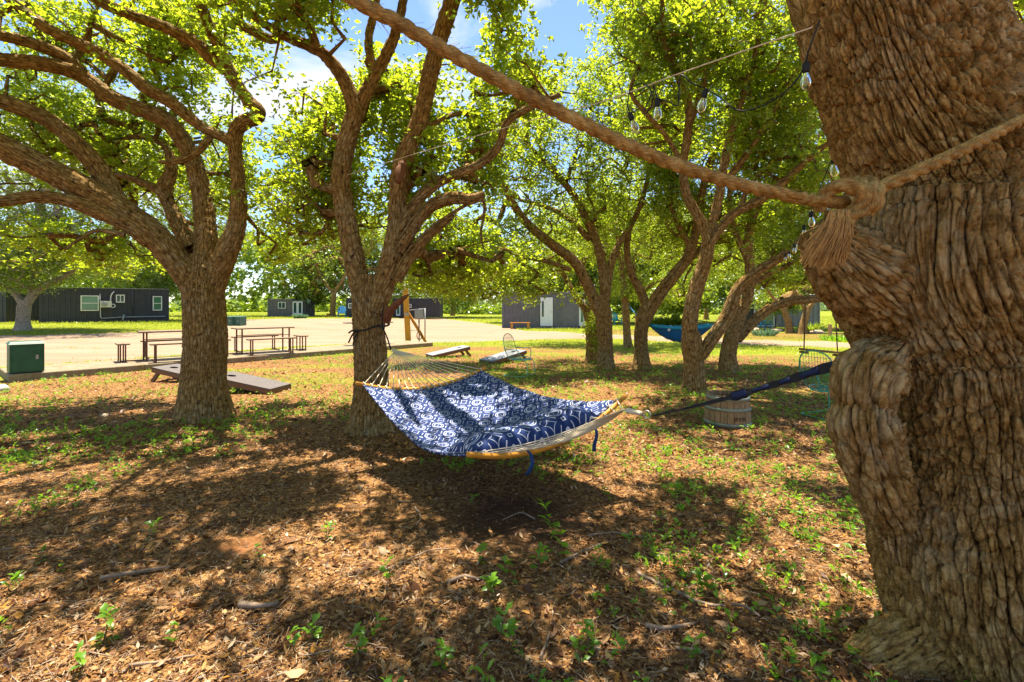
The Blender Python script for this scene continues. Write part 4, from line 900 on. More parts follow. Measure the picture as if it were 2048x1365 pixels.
# pillow lying along the near bar, tied on with blue ribbons
pr = thing('pillow', 'long plump navy pillow with large white trellis print at the near end of the hammock', 'pillow', hpt(.53, -.05, .5)); pb = hpt(.53, -.05, .5)
vv, uvs = [], []; NA, NB = 60, 36
def pil(a, b, top):                               # a,b in -1..1
    w = -0.085 + 0.56 * a; u = 0.875 + 0.12 * b
    base_ = cloth(min(u, 1.0), np.clip(w, -.66, .66))
    h = 0.165 * (max(0, 1 - abs(a) ** 4.5) ** .5) * (max(0, 1 - abs(b) ** 2.6) ** .5)
    return base_ + np.array([0, 0, 0.012 + (h if top else -0.005 * h)])
for top in (1, 0):
    for i in range(NA):
        for j in range(NB):
            a, b = -1 + 2 * i / (NA - 1), -1 + 2 * j / (NB - 1); vv.append(pil(a, b, top)); uvs.append((a * .56 / .25 + .5, b * .26 / .25 + .22))
vv = np.array(vv); uvs = np.array(uvs)
vv[:NA * NB, 2] += 0.010 * fbm(vv[:NA * NB] * 9, 3, 70) - .012 * np.exp(-((np.abs(np.repeat(np.linspace(-1, 1, NA), NB)) - .93) / .05) ** 2)
ii, jj = np.meshgrid(np.arange(NA - 1), np.arange(NB - 1), indexing='ij')
qd = np.stack([ii * NB + jj, (ii + 1) * NB + jj, (ii + 1) * NB + jj + 1, ii * NB + jj + 1], -1).reshape(-1, 4)
put('cushion', vv, [qd, (qd + NA * NB)[:, ::-1]], M['trellis_pillow'], pr, True, uvs, base=pb)
for (w, L_) in ((-0.28, .10), (0.33, .14)):
    a = hpt(bar_t(1, w) + .012, w, bar_z(1, w) + .02)
    rib = [a + np.array([-.05, -.0, .03]), a, a + HD * .006 + np.array([0, 0, -.06]), a + HD * .004 + np.array([-.012, 0, -.06 - L_ * .6]), a + np.array([-.022 if w < 0 else 0, 0, -.06 - L_])]
    s_ = spline(np.array(rib), .02); wd = np.linspace(.009, .016, len(s_)); v = np.vstack([s_ + np.outer(wd, [1, .2, 0]), s_ - np.outer(wd, [1, .2, 0])]); k = len(s_)
    o = put('ribbon_tie', v, [np.array([(i, i + 1, k + i + 1, k + i) for i in range(k - 1)])], M['blue_tie'], pr, True, base=pb)
    o.modifiers.new('thickness', 'SOLIDIFY').thickness = .004

# far strap: a loop round the slender oak, and the line down to the hammock ring
def mid_axis(py): 
    r_ = np.array([[868, 741, 44], [780, 742, 38], [720, 741, 37], [660, 739, 36], [610, 737, 38]])[::-1]
    return np.interp(py, r_[:, 0], r_[:, 1]), np.interp(py, r_[:, 0], r_[:, 2]) * 6.03 / F
sr = thing('strap', 'thin dark strap looped round the slender oak and hooked to the hammock', 'strap', P(741, 655, 6.03)); sb = P(741, 655, 6.03)
pts = []
for a in np.linspace(0, 2 * math.pi, 49):
    cx_, r_ = mid_axis(657); c0 = P(cx_, 657, 6.03); pts.append(c0 + np.array([(r_ + .018) * math.cos(a), (r_ + .018) * math.sin(a), 0.045 * math.cos(a - .1) + .01 * math.sin(5 * a)]))
v, f, _ = tube(np.array(pts), .011, 7, False); put('tree_loop', v, f, M['black_strap'], sr, base=sb)
kn = P(765, 654, 5.77)
MB().tube(spline(np.array([kn, kn * .5 + RING[0] * .5 + [0, 0, -.01], RING[0] + HD * -.012]), .05), .009, 7).build('line', M['black_strap'], sr, True, base=sb)
MB().tube(spline(np.array([kn, P(764, 630, 5.76), P(768, 612, 5.74)]), .05), .008, 6).build('line', M['black_strap'], sr, True, base=sb)
MB().tube(spline(np.array([P(716, 662, 5.84), P(706, 668, 5.84), P(697, 686, 5.86)]), .03), .010, 6).tube(spline(np.array([P(717, 664, 5.84), P(709, 676, 5.85), P(706, 690, 5.87)]), .03), .008, 6).build('loose_end', M['black_strap'], sr, True, base=sb)
v = [kn + .024 * np.array([math.cos(a) * math.cos(b), math.sin(a) * math.cos(b), math.sin(b)]) for b in np.linspace(-1.5, 1.5, 6) for a in np.linspace(0, 2 * math.pi, 9)[:-1]]
MB().add(v, [(i * 8 + k, i * 8 + (k + 1) % 8, (i + 1) * 8 + (k + 1) % 8, (i + 1) * 8 + k) for i in range(5) for k in range(8)]).build('knot', M['black_strap'], sr, True, base=sb)

# near strap: daisy chain webbing running up to the huge oak
nr_ = thing('strap', 'navy daisy chain strap stretched from the hammock ring to the massive oak', 'strap', P(1500, 780, 2.6)); nb = P(1500, 780, 2.6)
a = RING[1] + HD * .018; b = P(1728, 711, 2.05); 
ctrl = np.array([[*a, .005], [*(a + (b - a) * .10), .005], [*(a + (b - a) * .22), .0065], [*(a + (b - a) * .36), .010], [*(a + (b - a) * .44), .012], [*(a + (b - a) * .49), .025], [*(a + (b - a) * .53), .024], [*(a + (b - a) * .56), .013], [*(a + (b - a) * .68), .014], [*(a + (b - a) * .82), .019], [*b, .021]])
s_ = spline(ctrl, .012); kk = np.linspace(0, 1, len(s_)); s_[:, 2] -= .02 * np.sin(math.pi * kk)
wid = s_[:, 3] * (1 + .16 * np.sin(kk * 60) * (kk > .5) + .10 * np.sin(kk * 95) * (kk <= .5))
tq, u_, w_ = frames(s_[:, :3]); up = np.array([0, .25, 1.0])
sd = unit(np.cross(np.cross(tq, up), tq)); th_ = unit(np.cross(tq, sd)) * .006
k = len(s_); V = np.vstack([s_[:, :3] + sd * wid[:, None] + th_, s_[:, :3] - sd * wid[:, None] + th_, s_[:, :3] - sd * wid[:, None] - th_, s_[:, :3] + sd * wid[:, None] - th_])
fq = [(c * k + i, c * k + i + 1, ((c + 1) % 4) * k + i + 1, ((c + 1) % 4) * k + i) for c in range(4) for i in range(k - 1)]
put('webbing', V, fq, M['black_strap'], nr_, False, base=nb)
for q0, q1 in ((.475, .555), (.58, .66), (.69, .75), (.78, .86), (.89, .985)):
    i0, i1 = int(q0 * k), int(q1 * k); pp = s_[i0:i1, :3] - th_[i0:i1] * 0; ww = wid[i0:i1] * .7; bul = .005 + .005 * np.sin(np.linspace(0, math.pi, i1 - i0))
    nrm_ = -unit(th_[i0:i1]) * np.sign(unit(th_[i0:i1])[:, 1:2]); pp = pp + nrm_ * bul[:, None]
    V = np.vstack([pp + sd[i0:i1] * ww[:, None], pp - sd[i0:i1] * ww[:, None]]); kk_ = len(pp)
    o = put('stitched_loop', V, [np.array([(i, i + 1, kk_ + i + 1, kk_ + i) for i in range(kk_ - 1)])], M['navy_strap'], nr_, True, base=nb); o.modifiers.new('thickness', 'SOLIDIFY').thickness = .003
# ------------------------------------------------------------------ the manila rope and its knot
ropeR = thing('rope', 'thick frayed brown manila rope slanting overhead to a knot on the massive oak', 'rope', P(1690, 390, 1.62)); rb0 = P(1690, 390, 1.62)
def rope_tube(rows, step=.006, n=30, lay=9.0, name='rope_length'):
    s = spline(rows, step); p, r = s[:, :3], s[:, 3]; L = np.concatenate([[0], np.cumsum(np.linalg.norm(np.diff(p, axis=0), axis=1))])
    th = np.arange(n) * 2 * math.pi / n; TH, LL = np.meshgrid(th, L)
    ph = (TH * 3 / (2 * math.pi) - LL / (r[:, None] * 2.3)) % 1
    rad = r[:, None] * (0.58 + 0.45 * np.maximum(0, np.sin(math.pi * ph)) ** .7)
    q = np.stack([np.cos(TH) * r[:, None], np.sin(TH) * r[:, None], LL], -1).reshape(-1, 3)
    rad = rad * (1 + .05 * fbm(q * 60, 2, 80).reshape(rad.shape)) * (1 + .05 * fbm(q * 9, 2, 85).reshape(rad.shape))
    v, f, q4 = tube(p, r, n, False, radial=rad)
    uv = np.stack([(TH * r[:, None] + LL * .35).ravel(), (LL - TH * r[:, None] * .9).ravel()], 1)
    put(name, v, [q4.astype(np.int32)], M['rope'], ropeR, True, uv, base=rb0); return p, r, v
Kp = P(1672, 402, 1.60)
rp, rr, rvv = rope_tube(np.array([(-1.75, 2.2, 5.0, .0215), (-1.45, 1.85, 4.2, .0215), (-1.0, 1.5, 3.3, .0215), (*P(560, -120, 1.34), .0215), (*P(700, -8, 1.36), .0215), (*P(800, 48, 1.38), .0215), (*P(900, 106, 1.40), .0215), (*P(1024, 175, 1.43), .0215), (*P(1150, 240, 1.46), .0215), (*P(1300, 310, 1.50), .0215), (*P(1450, 362, 1.54), .0215), (*P(1580, 392, 1.58), .0215), (*P(1640, 402, 1.60), .0225), (*P(1690, 405, 1.66), .0215)]))
rope_tube(np.array([(*P(1715, 392, 1.66), .030), (*P(1760, 375, 1.63), .024), (*P(1830, 345, 1.615), .022), (*P(1930, 298, 1.64), .021), (*P(2010, 258, 1.70), .021), (*P(2090, 220, 1.80), .021), (*P(2200, 180, 2.0), .021)]))
rope_tube(np.array([(*P(1640, 425, 1.62), .018), (*P(1652, 385, 1.60), .022), (*P(1690, 372, 1.58), .025), (*P(1722, 385, 1.57), .025), (*P(1722, 415, 1.58), .024), (*P(1690, 440, 1.58), .024), (*P(1655, 432, 1.58), .022)]), name='knot')
rope_tube(np.array([(*P(1735, 360, 1.66), .02), (*P(1752, 378, 1.61), .024), (*P(1752, 405, 1.60), .024), (*P(1735, 425, 1.62), .02)]), name='knot')
rope_tube(np.array([(*P(1715, 362, 1.66), .02), (*P(1736, 380, 1.595), .024), (*P(1738, 408, 1.59), .024), (*P(1715, 430, 1.60), .02)]), name='knot')
# frayed tail: a brush of separate fibres
rg = np.random.default_rng(5); vs, qs, us, off = [], [], [], 0
for k in range(520):
    a = rg.uniform(-1, 1); b = rg.uniform(-1, 1); top = P(1680 + 20 * a, 425 + rg.uniform(-6, 12), 1.585 + .022 * b)
    endx = 1652 + 42 * a + 10 * rg.normal() * .5; L_ = rg.uniform(70, 112) * (1 - .12 * abs(a)) ; e_ = P(endx - 4, 428 + L_, 1.60 + .05 * b)
    md_ = P(1672 + 30 * a, 428 + L_ * .45, 1.585 + .04 * b) + rg.normal(0, .004, 3)
    s_ = spline(np.array([top, md_, e_ + rg.normal(0, .007, 3)]), .03); v, f, q4 = tube(s_, np.linspace(.0022, .0011, len(s_)), 3, False); vs.append(v); qs.append(q4 + off); us.append(np.stack([np.full(len(v), k * .013), v[:, 2]], 1)); off += len(v)
M['fibre'] = simple('loose manila fibre', (0.50, 0.29, 0.09), 0.8, 0.45, 60)
kind(put('frayed_tail', np.vstack(vs), [np.vstack(qs).astype(np.int32)], M['fibre'], ropeR, True, np.vstack(us), base=rb0), 'stuff')
vs, qs, us, off = [], [], [], 0
for k in range(520):                              # stray hairs along the rope
    i = rg.integers(20, len(rvv) // 30 - 20) * 30 + rg.integers(0, 30); a = rvv[i]; d_ = unit(a - rp[i // 30]); tg = unit(rp[min(i // 30 + 5, len(rp) - 1)] - rp[i // 30])
    s_ = np.array([a, a + d_ * .006 + tg * .008, a + d_ * rg.uniform(.008, .02) + tg * rg.uniform(.01, .035) + rg.normal(0, .004, 3)])
    v, f, q4 = tube(s_, .0006, 3, False); vs.append(v); qs.append(q4 + off); us.append(v[:, :2]); off += len(v)
kind(put('stray_fibres', np.vstack(vs), [np.vstack(qs).astype(np.int32)], M['rope'], ropeR, True, np.vstack(us), base=rb0), 'stuff')

# ------------------------------------------------------------------ string lights
def string_light(label, pts, bulbs, cordr=.0034):
    base = np.array(pts[0]); r_ = thing('string_light', label, 'string lights', base)
    v, f, _ = tube(spline(np.array(pts), .02), cordr, 6); put('cord', v, f, M['rubber'], r_, True, base=base)
    for (p, ax, s) in bulbs:
        ax = unit(np.array(ax)); z = -ax; x = unit(np.cross(z, (0.3, 1, 0.1))); y = np.cross(z, x); Rm = np.stack([x, y, z], 1)
        def lathe(prof, n, name, m, par):
            mb = MB().lathe(prof, n); v = np.vstack(mb.v) * s @ Rm.T + np.array(p); return put(name, v, mb.f, m, par, True, base=base)
        sk = lathe([(.006, .012), (.011, .010), (.016, .0), (.0175, -.012), (.0175, -.034), (.0155, -.046)], 14, 'lamp_socket', M['rubber'], r_)
        lathe([(.012, -.044), (.014, -.052), (.021, -.068), (.026, -.085), (.0265, -.100), (.023, -.118), (.013, -.131), (.002, -.136)], 16, 'bulb', M['bulb'], sk)
        fl = MB()
        for k in range(4):
            a_ = k * math.pi / 2; fl.tube(np.array([(.004 * math.cos(a_), .004 * math.sin(a_), -.055), (.010 * math.cos(a_ + .5), .010 * math.sin(a_ + .5), -.105)]), .0013, 4)
        put('filament', np.vstack(fl.v) * s @ Rm.T + np.array(p), fl.f, M['filament'], sk, base=base)
    return r_
B1, B2, B3, B4, B5 = P(1260, 228, 2.6), P(1314, 200, 2.5), P(1411, 182, 2.35), P(1612, 128, 1.98), P(1667, 312, 2.75)
string_light('black cord with four clear bulbs looping under the branches left of the massive oak',
    [P(1640, 40, 1.92), P(1616, 105, 1.96), B4 + [0, 0, .01], P(1590, 165, 2.0), P(1540, 205, 2.1), P(1480, 222, 2.2), P(1440, 195, 2.3), B3 + [0, 0, .012], P(1385, 168, 2.38), P(1362, 150, 2.42), P(1358, 180, 2.44), P(1356, 212, 2.45), P(1340, 205, 2.48), B2 + [0, 0, .012],
     P(1308, 170, 2.52), P(1302, 215, 2.54), P(1285, 228, 2.57), P(1303, 185, 2.57), P(1285, 168, 2.58), P(1262, 178, 2.6), P(1255, 212, 2.6), B1 + [0, 0, .012]],
    [(B1, (.35, 0, -1), .8), (B2, (0.03, 0, -1), .8), (B3, (-.25, 0, -1), .8), (B4, (.02, 0, -1), .8)])
far_b = [P(1667, 316, 2.75), P(1622, 424, 3.4), P(1608, 452, 4.2), P(1596, 480, 5.0), P(1588, 490, 5.8), P(1578, 503, 6.8), P(1570, 510, 8.0)]
string_light('second string of clear bulbs running back from beside the rope knot towards the swing tree', [P(1690, 270, 2.6)] + [q + np.array([0, 0, .012]) for q in far_b] + [P(1520, 500, 10.0), P(1500, 470, 11.0)],
    [(q, (.05, 0, -1), .8) for q in far_b])
cb_ = P(1620, 52, 2.0)
ln_ = MB().tube(spline(np.array([P(1625, 55, 2.05), P(1480, 105, 2.3), P(1360, 147, 2.6), P(1200, 205, 3.1), P(1050, 245, 3.8), P(840, 305, 5.0), P(690, 352, 6.0)]), .1), .0035, 5).tube(spline(np.array([P(685, 354, 6.0), P(600, 385, 6.3), P(500, 420, 6.7)]), .1), .0035, 5).build('cord', M['cream_rope'], None, True, base=cb_)
ln_.location = cb_; tag(ln_, 'thin cream cord stretched from the massive oak across to the slender forked oak', 'cord')

# ------------------------------------------------------------------ shipping container cabins
def cabin(label, origin, rz, L, D, H, m, wins=(), doors=(), group='container cabins across the drive', rib=.28, side_wins=(), plates=(), mside=None):
    """origin: front left corner on the ground; the front runs along local +x and faces local -y"""
    r_ = thing('container_cabin', label, 'cabin', origin, rz, group)
    def wall(name, x0, y0, x1, y1, mm):
        a = np.array([x0, y0]); b = np.array([x1, y1]); Lw = np.linalg.norm(b - a); d_ = (b - a) / Lw; nn = np.array([d_[1], -d_[0]])
        n = max(2, int(round(Lw / rib))); w = Lw / n; prof = []
        for k in range(n): prof += [(k * w, 0), (k * w + .30 * w, 0), (k * w + .42 * w, -.036), (k * w + .88 * w, -.036)]
        prof.append((Lw, 0)); v = []
        for z in (0.14, H - .10): v += [(*(a + d_ * s + nn * o), z) for s, o in prof]
        k = len(prof); put(name, v, [np.array([(i, i + 1, k + i + 1, k + i) for i in range(k - 1)])], mm, r_, False)
    ms = mside or m
    wall('front_wall', 0.08, 0, L - .08, 0, m); wall('side_wall', L, .08, L, D - .08, ms); wall('back_wall', L - .08, D, .08, D, m); wall('side_wall', 0, D - .08, 0, .08, ms)
    for (x, y) in ((0, 0), (L, 0), (L, D), (0, D)): MB().box((x + (.045 if x == 0 else -.045), y + (.045 if y == 0 else -.045), H / 2), (.10, .10, H - .004)).build('corner_post', m, r_)
    for z in (.07, H - .05):
        for (c, d_) in (((L / 2, .03, z), (L - .2, .08, .12)), ((L / 2, D - .03, z), (L - .2, .08, .12)), ((.03, D / 2, z), (.08, D - .2, .12)), ((L - .03, D / 2, z), (.08, D - .2, .12))): MB().box(c, d_).build('frame_rail', m, r_)
    MB().box((L / 2, D / 2, H - .012), (L - .1, D - .1, .02)).box((L / 2, -.012, H + .006), (L, .05, .03)).build('roof', M['grey_metal'], r_)
    for q_ in range(4): MB().box((L * (.06 + .293 * q_), .1, .035), (.35, .3, .07)).build('footing_block', M['concrete'], r_)
    MB().box((L / 2, D / 2, .13), (L - .1, D - .1, .02)).build('floor', m, r_)
    def window(x, z, w, h, name='window', pane='pane', mull=0, face='front'):
        fr = MB(); T = .06
        def bx(mb, cx_, cz, ww, hh, dp, yy):
            if face == 'front': mb.box((cx_, yy, cz), (ww, dp, hh))
            else: mb.box((L - yy, cx_, cz), (dp, ww, hh))
        bx(fr, x, z + h / 2 - T / 2, w, T, .08, -.03); bx(fr, x, z - h / 2 + T / 2, w, T, .08, -.03)
        bx(fr, x - w / 2 + T / 2, z, T, h - 2 * T, .08, -.03); bx(fr, x + w / 2 - T / 2, z, T, h - 2 * T, .08, -.03)
        if mull in (1, 3): bx(fr, x, z, .045, h - 2 * T, .06, -.03)
        if mull in (2, 3): bx(fr, x, z, w - 2 * T, .045, .055, -.03)
        wo = fr.build(name, M['white_trim'], r_)
        n_ = 2 if mull else 1
        for q in range(n_):
            g = MB()
            if mull == 1: bx(g, x + (q - .5) * (w - 2 * T) / 2, z, (w - 2 * T) / 2 - .03, h - 2 * T, .02, -.02)
            elif mull == 2: bx(g, x, z + (q - .5) * (h - 2 * T) / 2, w - 2 * T, (h - 2 * T) / 2 - .03, .02, -.02)
            else: bx(g, x, z, w - 2 * T, h - 2 * T, .02, -.02)
            g.build('pane', M[pane], wo)
        return wo
    for wv in wins: window(*wv)
    for wv in side_wins: window(*wv[:4], *wv[4:], face='side')
    for (x, w, h, kind_) in doors:
        if kind_ == 'solid':
            dd = MB().box((x, -.03, .16 + h / 2), (w, .05, h)).build('door', M['white_door'], r_)
            MB().box((x - w * .3, -.062, .16 + h * .60), (.14, .012, h * .55)).build('pane', M['pane'], dd)
            MB().box((x + w * .4, -.075, 1.15), (.03, .04, .14)).build('handle', M['steel'], dd)
        else:
            for s in (-1, 1) if kind_ == 'french' else (0,):
                ww = w / 2 if s else w; xc = x + s * w / 4
                fr = MB(); 
                for (cx_, cz, a_, b_) in ((xc, .16 + h - .06, ww - .01, .12), (xc, .16 + .12, ww - .01, .24), (xc - ww / 2 + .06, .16 + h / 2 + .06, .11, h - .37), (xc + ww / 2 - .06, .16 + h / 2 + .06, .11, h - .37)): fr.box((cx_, -.035, cz), (a_, .05, b_))
                dd = fr.build('door', M['white_door'], r_)
                MB().box((xc, -.03, .16 + h / 2 + .06), (ww - .22, .02, h - .37)).build('pane', M['pane_green' if kind_ == 'green' else 'pane'], dd)
    for (x, w, z0, z1, mm) in plates: MB().box((x, -.012, (z0 + z1) / 2), (w, .03, z1 - z0)).build('flat_panel', mm, r_)
    return r_

# long charcoal cabin on the left
o_ = G(78, 646.5); YL = o_[1]; sc = YL / F; z0 = o_[2]; e_ = G(338, 642.5)
rzL = math.atan2(e_[1] - o_[1], e_[0] - o_[0]); LL_ = np.linalg.norm((e_ - o_)[:2]); HL = 72 * sc
ix = lambda px: (px - 78) / (338 - 78) * LL_
c1 = cabin('long charcoal corrugated container cabin with a wall air conditioner and white windows', o_, rzL, LL_, 2.6, HL, M['charcoal'],
    wins=[(ix(172), 40 * sc, 29 * sc, 32 * sc, 'window', 'pane_green', 2), (ix(233), 50 * sc, 15 * sc, 17 * sc, 'window', 'pane', 1), (ix(312), 40 * sc, 17 * sc, 32 * sc, 'window', 'pane_green', 2)], mside=M['silver_paint'])  # side walls coloured paler to stand for the brighter light on them
acb = MB().box((ix(204), -.22, 38 * sc), (19 * sc, .34, 13.5 * sc)).build('air_conditioner', M['ac'], c1)
g = MB().lathe([(5.3 * sc, 0), (5.3 * sc, .02), (4.2 * sc, .03), (.4, .03), (.01, .032)][:3], 18, cap=True); V = np.vstack(g.v)[:, [0, 2, 1]] * np.array([1, -1, 1]) + np.array([ix(201), -.39, 38 * sc]); put('fan_grille', V, g.f, M['grey_metal'], acb)
MB().tube(spline(np.array([(ix(213), -.1, 42 * sc), (ix(214), -.12, 56 * sc), (ix(219), -.10, 64 * sc), (ix(220), -.02, 65 * sc)]), .05), .035, 6).build('conduit', M['white_trim'], c1, True)
th = np.linspace(0, 6.4, 22); MB().tube(np.array([(ix(218) + 3.6 * sc * math.cos(a), -.1, 34.5 * sc + 3.6 * sc * math.sin(a)) for a in th]), .035, 6).build('hose_coil', M['white_trim'], c1, True)
MB().tube(np.array([(ix(192), -.05, 60 * sc), (ix(193), -.05, 12 * sc), (ix(195), -.06, .25)]), .03, 6).build('drain_pipe', M['ac'], c1, True)
MB().tube(np.array([(ix(195), -.08, .26), (ix(240), -.08, .34), (ix(330), -.08, .36)]), .045, 6).tube(np.array([(ix(240), -.1, .5), (ix(240), -.25, .45), (ix(238), -.3, .1)]), .06, 6).build('sewer_pipe', M['grey_metal'], c1, True)
MB().tube(np.array([(ix(257.5), -.05, HL * .97), (ix(258), -.05, .2)]), .035, 6).build('downpipe', M['charcoal'], c1, True)

def place_cabin(x0, x1, base_py, top_py, label, m, Y=None, depth=2.45, rz=0, **k):
    o_ = G(x0, base_py); Yc = o_[1]; s = Yc / F
    return cabin(label, o_, rz, (x1 - x0) * s, depth, (base_py - top_py) * s, m, **k), s
s_ = G(535, 634)[1] / F
place_cabin(535, 584, 634, 598.5, 'small grey container cabin far across the drive with a sliding window and french doors', M['grey_paint'], wins=[(29 * s_, 23 * s_, 15 * s_, 13 * s_, 'window', 'pane', 1)], rib=.35)
g1 = G(584.5, 634); place_cabin(584.5, 611, 634, 602, 'charcoal end of the small far cabin holding its white french doors', M['charcoal'], doors=[(11 * s_, 20 * s_, 27.5 * s_, 'french')], rib=.4)
s_ = G(692, 635)[1] / F
place_cabin(692, 742, 635, 596, 'dark blue black container cabin half hidden behind the slender forked oak', M['charcoal'], wins=[(12 * s_, 23 * s_, 14 * s_, 10 * s_, 'window', 'white_trim' if False else 'pane', 0)])
place_cabin(786, 880, 635, 597, 'charcoal container cabin with a green glass door, right of the slender forked oak', M['charcoal'], doors=[(12 * s_, 10 * s_, 31 * s_, 'green')], wins=[(38 * s_, 26 * s_, 9 * s_, 8 * s_, 'window', 'pane', 0)])
s_ = G(1004, 657)[1] / F
place_cabin(1004, 1156, 657, 585, 'slate grey container cabin with a white door, behind the orange bench', M['grey_paint'], doors=[(89 * s_, 25 * s_, 57 * s_, 'solid')], plates=[(138 * s_, 34 * s_, 4 * s_, 52 * s_, M['grey_paint'])])
place_cabin(1157, 1182, 657, 588, 'narrow cabin end with a green glass door beside the slate grey container', M['charcoal'], doors=[(7 * s_, 12 * s_, 52 * s_, 'green')])
s_ = G(1482, 656)[1] / F
place_cabin(1482, 1552, 656, 596, 'cabin with a large pale green glass door behind the blue garden chair', M['charcoal'], wins=[(46 * s_, 26 * s_, 40 * s_, 46 * s_, 'window', 'pane_green', 0)])
place_cabin(1554, 1640, 655, 592, 'blue grey corrugated container wall behind the two small curved trees', M['silver_paint'], rib=.36)
o_ = G(-60, 645); cabin('edge of a charcoal cabin at the far left behind the dark oak', o_, 0, (72) * o_[1] / F, 2.5, 60 * o_[1] / F, M['charcoal'])

# ------------------------------------------------------------------ picnic tables on the slab
def picnic(label, loc, rz):
    r_ = thing('picnic_table', label, 'picnic table', loc, rz, 'steel picnic tables on the slab')
    def top(name, x0, x1, y0, y1, z, n):
        w = (y1 - y0) / n
        for k in range(n): MB().box(((x0 + x1) / 2, y0 + w * (k + .5), z), (x1 - x0, w - .012, .035)).build(name, M['table_wood'], r_)
    top('tabletop_plank', -.80, .80, -.36, .36, .74, 5)
    for s in (-1, 1): top('bench_plank', -.66, .66, s * .80 - .14, s * .80 + .14, .45, 2)
    for s in (-1, 1):
        w = .13
        for k in range(2): MB().box((s * 1.12 + (k - .5) * w, 0, .45), (w - .01, .62, .035)).build('bench_plank', M['table_wood'], r_)
    for x in (-.66, .66):
        for y in (-.28, .28): MB().bar((x, y, .0), (x, y, .72), .035, .035).build('leg', M['rust'], r_)
    for x in (-.55, .55):
        for s in (-1, 1):
            MB().bar((x, s * .70, 0), (x, s * .70, .43), .03, .03).build('bench_leg', M['rust'], r_); MB().bar((x, s * .90, 0), (x, s * .90, .43), .03, .03).build('bench_leg', M['rust'], r_)
            MB().bar((x, s * .26, .03), (x, s * .90, .03), .03, .03).build('foot_rail', M['rust'], r_)
    for s in (-1, 1):
        for y in (-.24, .24): MB().bar((s * 1.08, y, 0), (s * 1.08, y, .43), .03, .03).build('bench_leg', M['rust'], r_); MB().bar((s * 1.18, y, 0), (s * 1.18, y, .43), .03, .03).build('bench_leg', M['rust'], r_)
        MB().bar((s * .64, -.24, .035), (s * 1.18, -.24, .035), .03, .03).build('foot_rail', M['rust'], r_)
    for y in (-.28, .28): MB().bar((-.66, y, .52), (.66, y, .52), .02, .02).build('stretcher', M['rust'], r_)
    return r_
def slab_at(px, off):                              # a point on top of the slab that falls at this column
    best = min(np.linspace(-3, L + 3, 1200), key=lambda s: abs(CX + F * on_slab(s, off)[0] / on_slab(s, off)[1] - px)); return on_slab(best, off)
picnic('brown steel picnic table on the slab, left of the large leaning oak', slab_at(352, 1.0), SLAB_RZ - .12)
picnic('brown steel picnic table on the slab between the two nearest oak trunks', slab_at(527, 1.0), SLAB_RZ - .12)

# green utility boxes
def ubox(label, loc, w, d_, h, rz, m):
    r_ = thing('utility_box', label, 'utility box', loc, rz)
    MB().box((0, 0, h * .46 + .02), (w, d_, h * .92)).build('body', m, r_)
    MB().add([(-w / 2 - .02, -d_ / 2 - .02, h * .92), (w / 2 + .02, -d_ / 2 - .02, h * .92), (w / 2 + .02, d_ / 2 + .02, h * .92), (-w / 2 - .02, d_ / 2 + .02, h * .92), (-w / 2 + .02, -d_ / 2 + .05, h), (w / 2 - .02, -d_ / 2 + .05, h), (w / 2 - .02, d_ / 2 - .05, h), (-w / 2 + .02, d_ / 2 - .05, h)],
             [(0, 3, 2, 1), (0, 1, 5, 4), (1, 2, 6, 5), (2, 3, 7, 6), (3, 0, 4, 7), (4, 5, 6, 7)]).build('lid', m, r_)
    MB().box((0, -d_ / 2 - .006, h * .44), (w * .84, .012, h * .74)).build('door_panel', m, r_)
    MB().box((w * .28, -d_ / 2 - .022, h * .5), (.04, .02, .09)).build('latch', M['grey_metal'], r_)
    return r_
ub = slab_at(52, .32); ubox('dark green steel utility box standing on the left end of the slab', ub, .52, .50, .66, SLAB_RZ, M['green_box'])
for px_, lab in ((462, 'faded green utility box on the gravel, mostly hidden by the leaning oak'), (478, 'faded green utility box on the gravel, right one of the far pair')):
    b = G(px_, 652); ubox(lab, b, 17 * b[1] / F, .7, 19.5 * b[1] / F, 0, M['green_box_pale'])

